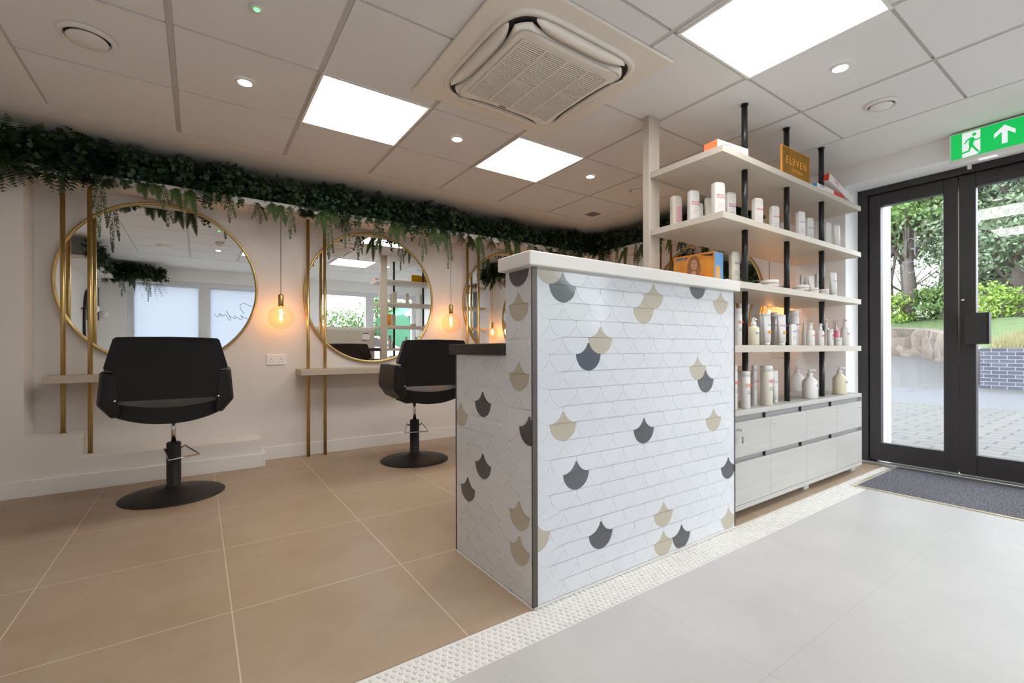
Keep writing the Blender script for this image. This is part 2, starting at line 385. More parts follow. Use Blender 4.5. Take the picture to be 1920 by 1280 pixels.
# emergency LED, flush square sensor, smoke detector
t = thing('emergency_indicator', 'tiny green indicator light in a white rim on the ceiling', 'indicator light', (.2, 2.13, CEIL))
a = MB(); a.lathe([(.03, -.0005), (.028, -.004), (.01, -.005)], n=24); a.build('rim', ceil_m, t)
a = MB(); a.lathe([(.009, -.009), (.009, -.005)], n=16); a.build('lens', green_led, t)
t = thing('ceiling_sensor', 'small flush square vent plate at the far corner of the ceiling', 'sensor', (3.38, 3.42, CEIL))
bx('plate', grey_m, t, -.06, .06, -.06, .06, -.004, 0, .002)
t = thing('smoke_detector', 'white smoke detector on the ceiling seen in the left mirror', 'smoke detector', (.233, 1.43, CEIL))
a = MB(); a.lathe([(.05, 0), (.05, -.012), (.046, -.03), (.03, -.034), (.028, -.048), (.002, -.05)], n=28); a.build('body', plast_m, t)

# ------------------------------------------------------------------ cassette air conditioner
t = thing('air_conditioner', 'square ceiling cassette air conditioner with slatted centre grille', 'air conditioner', (1.425, 1.845, CEIL))
b = MB(); b.box(-.475, .475, -.475, .475, -.016, 0); b.build('cover_plate', acm_m, t, bevel=.006)
def rsq(h, p, n=72):
    out = []
    for i in range(n):
        a = 2 * PI * i / n; c, s = math.cos(a), math.sin(a)
        out.append((h * math.copysign(abs(c) ** (2 / p), c), h * math.copysign(abs(s) ** (2 / p), s)))
    return out
b = MB(); b.prism(rsq(.368, 5), lambda u, v: (u, v, -.016), lambda u, v: (u, v, -.021)); b.build('recess', dark_m, t)
b = MB(); b.prism(rsq(.385, 5), lambda u, v: (u, v, -.015), lambda u, v: (u * .985, v * .985, -.026));
# ring: cut the middle by building as band
b = MB(); R1 = rsq(.392, 5.5); R2 = rsq(.366, 5.5); n = len(R1)
b.add([(u, v, -.015) for u, v in R1] + [(u * .985, v * .985, -.028) for u, v in R1] + [(u, v, -.028) for u, v in R2] + [(u, v, -.016) for u, v in R2],
      [(k * n + i, k * n + (i + 1) % n, (k + 1) * n + (i + 1) % n, (k + 1) * n + i) for k in range(3) for i in range(n)], 0, True)
b.build('outer_rim', acm_m, t)
def fascia(n=160):
    out = []
    for i in range(n):
        a = 2 * PI * i / n; c, s = math.cos(a), math.sin(a); p = 4.4
        u = .352 * math.copysign(abs(c) ** (2 / p), c); v = .352 * math.copysign(abs(s) ** (2 / p), s)
        if abs(u) > abs(v): k = max(0, 1 - (abs(v) / .27) ** 4); u -= math.copysign(.055 * k, u)
        else: k = max(0, 1 - (abs(u) / .27) ** 4); v -= math.copysign(.055 * k, v)
        out.append((u, v))
    return out
b = MB(); F = fascia(); n = len(F)
lv = [(1.0, -.030), (1.0, -.040), (.975, -.050), (.93, -.054)]
vs = [(u * k, v * k, z) for k, z in lv for u, v in F]
b.add(vs, [(k * n + i, k * n + (i + 1) % n, (k + 1) * n + (i + 1) % n, (k + 1) * n + i) for k in range(len(lv) - 1) for i in range(n)], 0, True)
b.add([(u, v, -.030) for u, v in F], [tuple(range(n))], 0); b.add([(u * .93, v * .93, -.054) for u, v in F], [tuple(range(n))], 0)
b.build('fascia', acm_m, t)
for k in range(4):     # curved louvre flaps
    b = MB(); N = 24; vs = []; fs = []
    for i in range(N + 1):
        s_ = -1 + 2 * i / N; x = .265 * s_; e = (1 - abs(s_) ** 3)
        yi = .352 - .047 * max(0, 1 - (abs(x) / .27) ** 4); yo = .352 + .020 * math.sqrt(max(0, 1 - s_ ** 4)) ; yo = max(yo, yi + .002)
        vs += [(x, yi, -.040 - .004 * e), (x, (yi + yo) / 2, -.042 - .010 * e), (x, yo, -.030 - .002 * e), (x, (yi + yo) / 2, -.028)]
    for i in range(N):
        for j in range(4): fs.append((4 * i + j, 4 * i + (j + 1) % 4, 4 * i + 4 + (j + 1) % 4, 4 * i + 4 + j))
    fs += [(0, 1, 2, 3), tuple(4 * N + q for q in (3, 2, 1, 0))]
    b.add(vs, fs, 0, True); b.build('louvre_flap', acm_m, t, rot=(0, 0, k * PI / 2))
g = MB(); g.box(-.262, .262, -.245, .245, -.0565, -.0535); gr = g.build('grille', dark_m, t)
s_ = MB()
for i in range(41): y = -.245 + .49 * i / 40; s_.box(-.262, .262, y - .0036, y + .0036, -.0595, -.0563)
for x in (-.262, -.131, 0, .131, .262): s_.box(x - .004, x + .004, -.249, .249, -.0615, -.056)
s_.build('slats', acm_m, gr)
b = MB(); R1 = rsq(.308, 14); R2 = rsq(.302, 14); n = len(R1)
b.add([(u, v, -.0545) for u, v in R1] + [(u, v, -.0545) for u, v in R2], [(i, (i + 1) % n, n + (i + 1) % n, n + i) for i in range(n)], 0); b.build('panel_joint', bar_m, t)
bx('latch', grey_m, t, -.262 + .21, -.262 + .25, .262, .272, -.0565, -.054)

# ------------------------------------------------------------------ entrance doors (right wall)
d = thing('door_1', 'charcoal aluminium double entrance doors with tall glass panes', None, (0, 0, 0), kind='structure')
b = MB(); fx0, fx1 = 4.37, 4.47
b.box(fx0, fx1, 1.375, 1.44, 0, 2.165); b.box(fx0, fx1, .24, .30, 0, 2.165); b.box(fx0, fx1, .30, 1.375, 2.115, 2.165)
b.build('door_frame', frame_m, d, bevel=.004)
bx('threshold', steel_m, d, fx0 - .02, fx1 + .05, .24, 1.44, 0, .022, .004)
def leaf(ya, yb, ga, gb):
    b = MB(); lx0, lx1 = 4.39, 4.45
    b.box(lx0, lx1, ya, ga, .03, 2.112); b.box(lx0, lx1, gb, yb, .03, 2.112); b.box(lx0, lx1, ga, gb, .03, .172); b.box(lx0, lx1, ga, gb, 2.017, 2.112)
    o = b.build('door_leaf', frame_m, d, bevel=.004)
    bx('pane', clear_m, o, 4.418, 4.424, ga, gb, .172, 2.017)
    return o
l1 = leaf(.858, 1.372, .934, 1.297); l2 = leaf(.303, .852, .385, .767)
# faint lettering strokes on the left pane
b = MB()
def glp(pts): return [(4.4165, y, z) for y, z in pts]
let_m = mat('etched_vinyl', (200, 206, 206), .6)
b.tube(glp([(1.098, 1.77), (1.098, 1.62), (1.095, 1.60)]), .0035, 6)
b.tube(glp([(1.098, 1.72), (1.115, 1.735), (1.135, 1.735), (1.150, 1.715), (1.152, 1.61)]), .0035, 6)
b.tube(glp([(1.12 + .035 * math.cos(a), 1.52 + .043 * math.sin(a)) for a in [i * PI / 8 for i in range(16)]]), .0035, 6, closed=True)
b.tube(glp([(1.153, 1.565), (1.154, 1.43)]), .0035, 6)
b.build('lettering', let_m, l1)
lb = bx('lock_case', frame_m, l2, 4.33, 4.392, .700, .815, .935, 1.148, .004)
bx('lock_edge', blackmet_m, l2, 4.325, 4.392, .695, .7, .935, 1.148)
b = MB(); b.lathe([(.011, 0), (.013, .008), (.007, .012), (.007, .03)], n=16); o = b.build('thumb_turn', chrome_m, l2, loc=(4.39, .829, 1.242), rot=(0, -PI / 2, 0))
bx('catch_bracket', plast_m, d, 4.35, 4.372, .782, .802, 2.135, 2.17, .002)
# brass framed entrance mat in a well
t = thing('entrance_mat', 'dark grey ribbed entrance mat in a brass frame before the doors', 'mat', (0, 0, 0))
mm = bpy.data.materials.new('ribbed_matting'); mm.use_nodes = True; q = mm.node_tree; pb = q.nodes['Principled BSDF']; pb.inputs['Roughness'].default_value = .95
co = q.nodes.new('ShaderNodeTexCoord'); nn = q.nodes.new('ShaderNodeTexNoise'); nn.inputs['Scale'].default_value = 160; q.links.new(co.outputs['Object'], nn.inputs['Vector'])
rr = q.nodes.new('ShaderNodeValToRGB'); rr.color_ramp.elements[0].color = (*lin((62, 60, 66)), 1); rr.color_ramp.elements[1].color = (*lin((140, 138, 146)), 1); rr.color_ramp.elements[0].position = .35; rr.color_ramp.elements[1].position = .65
q.links.new(nn.outputs['Fac'], rr.inputs[0]); q.links.new(rr.outputs[0], pb.inputs['Base Color'])
b = MB(); mx0, mx1, my0, my1 = 3.575, 4.35, .10, 1.19
b.box(mx0, mx1, my0, my1, 0.0002, .0015, 1)
k = 0; x = mx0 + .008
while x < mx1 - .014: b.box(x, x + .014, my0, my1, .0015, .0065, 0); x += .0245
b.build('matting', [mm, dark_m], t)
b = MB(); b.box(mx0 - .012, mx0, my0, my1 + .022, 0.0002, .007); b.box(mx0, mx1, my1, my1 + .022, 0.0002, .007); b.build('brass_frame', mat('pale_brass_edging', (0.72, 0.64, 0.46), .35, metal=.8), t, bevel=.001)

# exit sign
t = thing('exit_sign', 'illuminated green running man and arrow exit sign above the doors', 'exit sign', (0, 0, 0))
bx('housing', plast_m, t, 4.055, XP, .425, .835, 2.108, 2.300, .004)
bx('face', greens_m, t, 4.052, 4.056, .438, .822, 2.130, 2.290)
def yz(u, v, x=4.0505): return (x, .822 - u, 2.130 + v)   # u to the right, v up
b = MB(); b.prism([(.052, 0), (.052, .156), (.135, .156), (.135, .02), (.12, .004)], lambda u, v: yz(u, v, 4.0523), lambda u, v: yz(u, v, 4.0512)); b.build('doorway_symbol', signw_m, t)
b = MB()
f0 = lambda u, v: yz(u, v, 4.0514); f1 = lambda u, v: yz(u, v, 4.0502)
b.prism([(.108 + .010 * math.cos(a), .133 + .010 * math.sin(a)) for a in [i * PI / 7 for i in range(14)]], f0, f1)
b.prism([(.088, .118), (.104, .118), (.110, .100), (.100, .066), (.086, .062), (.082, .080)], f0, f1)
b.prism([(.090, .118), (.072, .108), (.060, .086), (.066, .083), (.077, .100), (.090, .106)], f0, f1)
b.prism([(.104, .116), (.113, .100), (.135, .104), (.135, .097), (.110, .091), (.100, .100)], f0, f1)
b.prism([(.088, .070), (.080, .040), (.050, .034), (.040, .026), (.044, .022), (.086, .030), (.100, .066)], f0, f1)
b.prism([(.092, .068), (.106, .040), (.122, .016), (.132, .018), (.116, .044), (.102, .072)], f0, f1)
b.build('running_figure', greens_m, t)
b = MB(); b.prism([(.240, .140), (.285, .098), (.285, .072), (.252, .102), (.252, .028), (.228, .028), (.228, .102), (.195, .072), (.195, .098)], lambda u, v: yz(u, v, 4.0523), lambda u, v: yz(u, v, 4.0508)); b.build('arrow', signw_m, t)
bx('lamp_strip', signw_m, t, 4.075, 4.11, .62, .70, 2.105, 2.109)

# ------------------------------------------------------------------ reception counter
t = thing('reception_counter', 'stepped reception counter clad in white fish-scale tiles', 'reception counter', (0, 0, 0))
cx0, cx1, cy0, cy1, cy2 = .96, 2.254, 1.27, 1.44, 1.845
b = MB(); b.box(cx0 + .009, cx1 - .001, cy0 + .009, cy1, 0, 1.198); b.box(cx0 + .009, cx0 + .06, cy1, cy2, 0, .886); b.build('body', cream_m, t)
Wd, Hd, Rr = .1285, .0635, .0643
def scale_poly(r=.0637, n=9):
    """fish-scale outline about its bottom centre: round bottom, concave shoulders, cusp on top"""
    cz = .0643; pts = []
    for i in range(n * 2 + 1):
        a = PI + PI * i / (2 * n); pts.append((r * math.cos(a), cz + r * math.sin(a)))
    r2 = .0643 + .0002
    cxr, czr = .0643, cz + .0635      # upper right neighbour
    a0, a1 = math.atan2(cz + .003 - czr, r - cxr), PI
    right = [(cxr + r2 * math.cos(a0 - (a0 + PI) * i / n), czr + r2 * math.sin(a0 - (a0 + PI) * i / n)) for i in range(n + 1)]
    right = [(x, z) for x, z in right if x > .0008]
    pts += right + [(0, right[-1][1] + .001)] + [(-x, z) for x, z in right[::-1]]
    return pts
SP = scale_poly()
def clip(poly, axis, val, keep_less):
    out = []
    for i in range(len(poly)):
        a, c = poly[i - 1], poly[i]
        ia = (a[axis] <= val) == keep_less; ic = (c[axis] <= val) == keep_less
        if ia != ic:
            k = (val - a[axis]) / (c[axis] - a[axis]); out.append((a[0] + k * (c[0] - a[0]), a[1] + k * (c[1] - a[1])))
        if ic: out.append(c)
    return out
def scales(mb, rects, u0, zrow0, special, to3, depth, shr=1.0):
    """special: {(row, col): material index}"""
    for row in range(-2, 21):
        zb = zrow0 - Hd * row
        for col in range(-3, 14):
            uc = u0 + Wd * col + (Wd / 2 if row % 2 else 0)
            mi = special.get((row, col), 0)
            for (ua, ub, za, zc) in rects:
                p = [(uc + x * shr, zb + .064 + (z - .064) * shr) for x, z in SP]
                for ax, val, less in ((0, ua, False), (0, ub, True), (1, za, False), (1, zc, True)):
                    if p: p = clip(p, ax, val, less)
                if len(p) < 3 or (max(q[0] for q in p) - min(q[0] for q in p)) < .002 or (max(q[1] for q in p) - min(q[1] for q in p)) < .002: continue
                mb.prism(p, lambda u, v: to3(u, v, 0), lambda u, v: to3(u, v, depth), mi)
b = MB(); b.box(cx0 + .009, cx1, cy0 + .0042, cy0 + .009, 0, 1.198, 3)
scales(b, [(cx0 + .022, cx1 - .003, .006, 1.196)], 1.04, 1.144,
       {(0, 0): 1, (1, 0): 2, (1, 4): 1, (2, 4): 1, (4, 2): 1, (5, 1): 2, (6, 7): 1, (7, 7): 2, (1, 8): 1, (0, 7): 2, (10, 4): 2, (10, 8): 1, (9, 0): 1, (12, 1): 2,
        (16, 2): 2, (14, 9): 2, (18, 6): 2, (18, 5): 1, (16, 5): 1, (18, 9): 1, (15, -1): 1}, lambda u, v, dd: (u, cy0 + .0042 - dd, v), .0014)
b.build('front_tiles', [scale_w, scale_b, scale_c, tgrout_m], t, fix=False)
b = MB(); b.box(cx0 + .0042, cx0 + .009, cy0, cy1, 0, 1.198, 3); b.box(cx0 + .0042, cx0 + .009, cy1, cy2, 0, .886, 3)
scales(b, [(cy0 + .004, cy1, .006, 1.196), (cy1, cy2 - .003, .006, .884)], 1.356, 1.137,
       {(0, 0): 2, (2, 0): 1, (6, 0): 1, (8, 2): 2, (9, -1): 2, (9, 3): 1, (12, 2): 2, (14, 3): 2, (14, 0): 1, (16, 0): 1}, lambda u, v, dd: (cx0 + .0042 - dd, u, v), .0014, .978)
b.build('side_tiles', [scale_w, scale_b, scale_c, tgrout_m], t, fix=True)
bx('corner_trim', trim_m, t, cx0 - .001, cx0 + .020, cy0 - .003, cy0 + .004, 0, 1.198)
bx('edge_trim', trim_m, t, cx1 - .002, cx1 + .001, cy0 - .001, cy0 + .03, 0, 1.198)
bx('edge_trim', trim_m, t, cx0, cx0 + .012, cy2, cy2 + .003, 0, .886)
b = MB(); b.box(cx0 - .004, cx1, cy0 - .005, cy0, 0, .005); b.box(cx0 - .005, cx0, cy0 - .005, cy2, 0, .005); b.build('floor_sealant', top_m, t)
bx('countertop', top_m, t, .93, 2.262, 1.243, 1.445, 1.198, 1.249, .004)
b = MB(); b.box(.95, 2.2, 1.4405, 1.895, .886, .933); b.build('desk_worktop', black_lam, t, bevel=.004)
b = MB(); b.box(cx0 + .06, cx1, cy1, cy1 + .004, 0, .886); b.box(cx0 + .06, cx1, cy1, cy1 + .004, .933, 1.198); b.build('desk_back_board', cream_m, t)
b = MB(); b.box(2.06, 2.17, 1.445, 1.462, 1.06, 1.17, 0); b.box(2.07, 2.16, 1.462, 1.4635, 1.15, 1.165, 1); b.build('control_panel', [plast_m, blackpole_m], t, bevel=.002)

# ------------------------------------------------------------------ base cabinet
YF, YK, SX0, SX1 = 1.32, 1.78, 2.265, 4.07
t = thing('base_cabinet', 'pale grey wood cabinet with handle-less doors under the display shelves', 'cabinet', (0, 0, 0))
b = MB(); b.box(SX0, SX1, YF + .02, YK, .042, .548); b.build('body', cab_in, t)
bx('top_panel', cab_m, t, SX0, SX1, YF, YK, .548, .575, .002)
bx('bottom_panel', cab_m, t, SX0, SX1, YF, YF + .02, .042, .068)
bx('side_panel', cab_m, t, SX1, SX1 + .004, YF, YK, .042, .575)
mods = [SX0, 2.72, 3.176, 3.63, SX1]
for i in range(4):
    for (za, zb) in ((.327, .515), (.070, .297)):
        dr = bx('door', cab_m, t, mods[i] + .0012, mods[i + 1] - .0012, YF, YF + .018, za, zb, .001)
        if za > .3 and i != 2:
            lx = {0: 2.36, 1: 2.753, 3: 4.03}[i]
            l = MB(); l.lathe([(.008, 0), (.008, .003), (.006, .004)], n=16); l.build('lock', chrome_m, dr, loc=(lx, YF, .478), rot=(PI / 2, 0, 0))
            if i == 0:
                kb = MB(); kb.box(lx - .001, lx + .001, YF - .03, YF - .004, .470, .486); kb.tube([(lx + .011 * math.cos(a), YF - .03, .452 + .014 * math.sin(a)) for a in [k * PI / 8 for k in range(16)]], .001, 5, closed=True)
                kb.box(lx - .008, lx + .008, YF - .033, YF - .031, .41, .445); kb.build('key', chrome_m, dr)
l = MB(); l.lathe([(.008, 0), (.008, .003), (.006, .004)], n=16)
dr = [o for o in t.children if o.name.startswith('door')][4]; l.build('lock', chrome_m, dr, loc=(3.60, YF, .478), rot=(PI / 2, 0, 0))
for i, x in enumerate([2.656, 3.10, 3.54]):
    for (za, zb) in ((.515, .548), (.297, .327)): bx('recess_divider', frame_m, t, x + .012, x + .02, YF + .006, YF + .02, za, zb)
for x in (2.31, 3.24, 4.0):
    bx('foot', cab_m, t, x - .035, x + .035, YF + .03, YF + .08, 0, .042); bx('foot', cab_m, t, x - .035, x + .035, YK - .06, YK - .01, 0, .042)

# ------------------------------------------------------------------ display shelving
t = thing('display_shelving', 'four pale wood display shelves on black poles and a square wooden post', 'shelving', (0, 0, 0))
levels = [(1.932, 1.966, 2.235), (1.588, 1.623, 2.235), (1.236, 1.273, 2.266), (.889, .928, SX0)]
for za, zb, xs in levels: bx('shelf', wood_m, t, xs, SX1, YF, 1.78, za, zb, .0015)
bx('post', woodv_m, t, 2.225, 2.325, 1.7805, 1.826, 0.0, CEIL, .002)
polexy = [(2.585, 1.395), (3.085, 1.395), (3.59, 1.395)]
zs = [.575, .889, .928, 1.236, 1.273, 1.588, 1.623, 1.932, 1.966, CEIL]
for (x, y) in polexy:
    b = MB()
    for k in range(0, 10, 2): b.lathe([(.0165, zs[k]), (.0165, zs[k + 1])], x, y, 20)
    b.lathe([(.021, CEIL - .006), (.021, CEIL)], x, y, 20)
    b.build('pole', blackpole_m, t)

# ------------------------------------------------------------------ products
def text_on(parent, s, size, color, x, y, z, ang=0):
    return text_mesh('lettering', s, size, ink[color], parent, (x, y, z), (PI / 2, 0, ang))
def bottle_square(t, h, w, body, c, txt, ts, tz=.62):
    d_ = w * .52; b = MB()
    b.loft([(0, w * .46, d_ * .44, 6), (.004, w * .5, d_ * .5, 6), (h * .80, w * .5, d_ * .5, 6), (h * .93, w * .49, d_ * .49, 6), (h * .975, w * .46, d_ * .46, 6), (h, w * .34, d_ * .36, 5)], 28)
    b.build('bottle', body, t)
    bx('cap_joint', mat_silv, t, -w * .495, w * .495, -d_ * .505, d_ * .505, .0005, .0015) if False else None
    if txt == 'SMOOTH': txt = 'SMOOTH\nME NOW'; ts *= .85
    if txt: text_on(t, txt, ts * .9, c, w * .05, -d_ * .5 - .0006, h * tz)
    if txt:
        b = MB()
        for k in range(3): b.box(-w * .2, w * (.3 - .06 * k), -d_ * .5 - .0008, -d_ * .5 + .0002, h * (.40 - .05 * k), h * (.40 - .05 * k) + .0018)
        b.build('small_print', ink['grey'] if c != 'pink' else ink['palepink'], t)
def bottle_can(t, h, w, body, c, txt, ts, cap=.14):
    r = w / 2; b = MB(); b.lathe([(r * .9, 0), (r, .003), (r, h * (1 - cap) - .004), (r * .94, h * (1 - cap))], n=28); b.build('can', body, t)
    b = MB(); b.lathe([(r * .96, h * (1 - cap) + .0002), (r * .96, h - .004), (r * .86, h - .0005), (r * .5, h)], n=28); b.build('cap', mat_botw, t)
    if txt:
        o = text_on(t, txt, ts, c, r * .12, -r - .0012, h * .58)
        b = MB()
        for k in range(3): b.box(-r * .3, r * .55, -r - .0016, -r * .8, h * (.46 - .035 * k), h * (.46 - .035 * k) + .0016)
        b.build('small_print', ink['grey'], t)
def bottle_tube(t, h, w, body, c, txt, ts):
    r = w / 2; b = MB(); n = 20; rings = [(0.0, r * .62, r * .62), (.018, r * .62, r * .62), (.0185, r * .8, r * .7), (h * .5, r * .95, r * .55), (h * .9, r * 1.05, .004), (h, r * 1.05, .0022)]
    b.loft([(z, a, c2, 2.4) for z, a, c2 in rings], n); b.build('tube', body, t)
    b = MB(); b.lathe([(r * .66, 0), (r * .68, .0175)], n=24); b.build('cap', mat_botw, t)
    if txt: text_on(t, txt, ts, c, 0, -r * .62 - .004, h * .62)
def bottle_pump(t, h, w, body, c, txt, ts):
    r = w / 2; b = MB(); b.lathe([(r * .88, 0), (r, .006), (r, h * .56), (r * .93, h * .62), (r * .36, h * .76), (r * .34, h * .80)], n=32); b.build('bottle', body, t)
    b = MB(); b.lathe([(r * .40, h * .795), (r * .40, h * .87), (r * .18, h * .885), (r * .14, h * .97)], n=20); b.lathe([(r * .30, h * .965), (r * .32, h)], n=20)
    b.tube([(0, 0, h * .985), (r * .6, -r * .1, h * .985), (r * .95, -r * .16, h * .965)], r * .11, 8); b.build('pump', mat_botw, t)
    if txt: text_on(t, txt, ts, c, r * .35, -r * .96, h * .42, .35)
def bottle_spray(t, h, w, body, c, txt, ts):
    r = w / 2; b = MB(); b.lathe([(r * .9, 0), (r, .004), (r, h * .60), (r * .85, h * .66), (r * .45, h * .70)], n=28); b.build('bottle', body, t)
    b = MB(); b.lathe([(r * .50, h * .695), (r * .5, h * .82), (r * .34, h * .86), (r * .32, h)], n=20); b.box(-r * .2, r * .2, -r * .62, 0, h * .90, h * .96); b.build('nozzle', mat_botw, t, bevel=.001)
    if txt: text_on(t, txt, ts, c, 0, -r - .001, h * .40)
def bottle_clear(t, h, w, body, c, txt, ts):
    r = w / 2; b = MB(); b.lathe([(r * .9, 0), (r, .004), (r, h * .55), (r * .8, h * .6)], n=24); b.build('bottle', mat('pink_serum', (226, 130, 150), .3), t)
    b = MB(); b.lathe([(r * .5, h * .6), (r * .5, h * .72), (r * .25, h * .74), (r * .22, h * .92)], n=20); b.build('pump', mat_botw, t)
    b = MB(); b.lathe([(r * .86, h * .6), (r * .86, h), (0.001, h)], n=24, caps=False); b.build('clear_cap', mat_clear, t)
def bottle_jar(t, h, w, body, c, txt, ts):
    r = w / 2; b = MB(); b.lathe([(r * .88, 0), (r * .94, .003), (r * .94, h * .55), (r * .9, h * .6)], n=32); b.build('pot', body, t)
    b = MB(); b.lathe([(r, h * .60), (r, h - .003), (r * .95, h)], n=32); b.build('lid', mat_botw, t)
    if txt: text_on(t, txt, ts, c, 0, -r * .94 - .001, h * .15)
KIND = {'sq': bottle_square, 'can': bottle_can, 'tube': bottle_tube, 'pump': bottle_pump, 'spray': bottle_spray, 'clear': bottle_clear, 'jar': bottle_jar}
CATN = {'sq': ('shampoo_bottle', 'bottle'), 'can': ('spray_can', 'spray can'), 'tube': ('cream_tube', 'tube'), 'pump': ('pump_bottle', 'pump bottle'), 'spray': ('spray_bottle', 'spray bottle'), 'clear': ('serum_bottle', 'bottle'), 'jar': ('cream_jar', 'jar')}
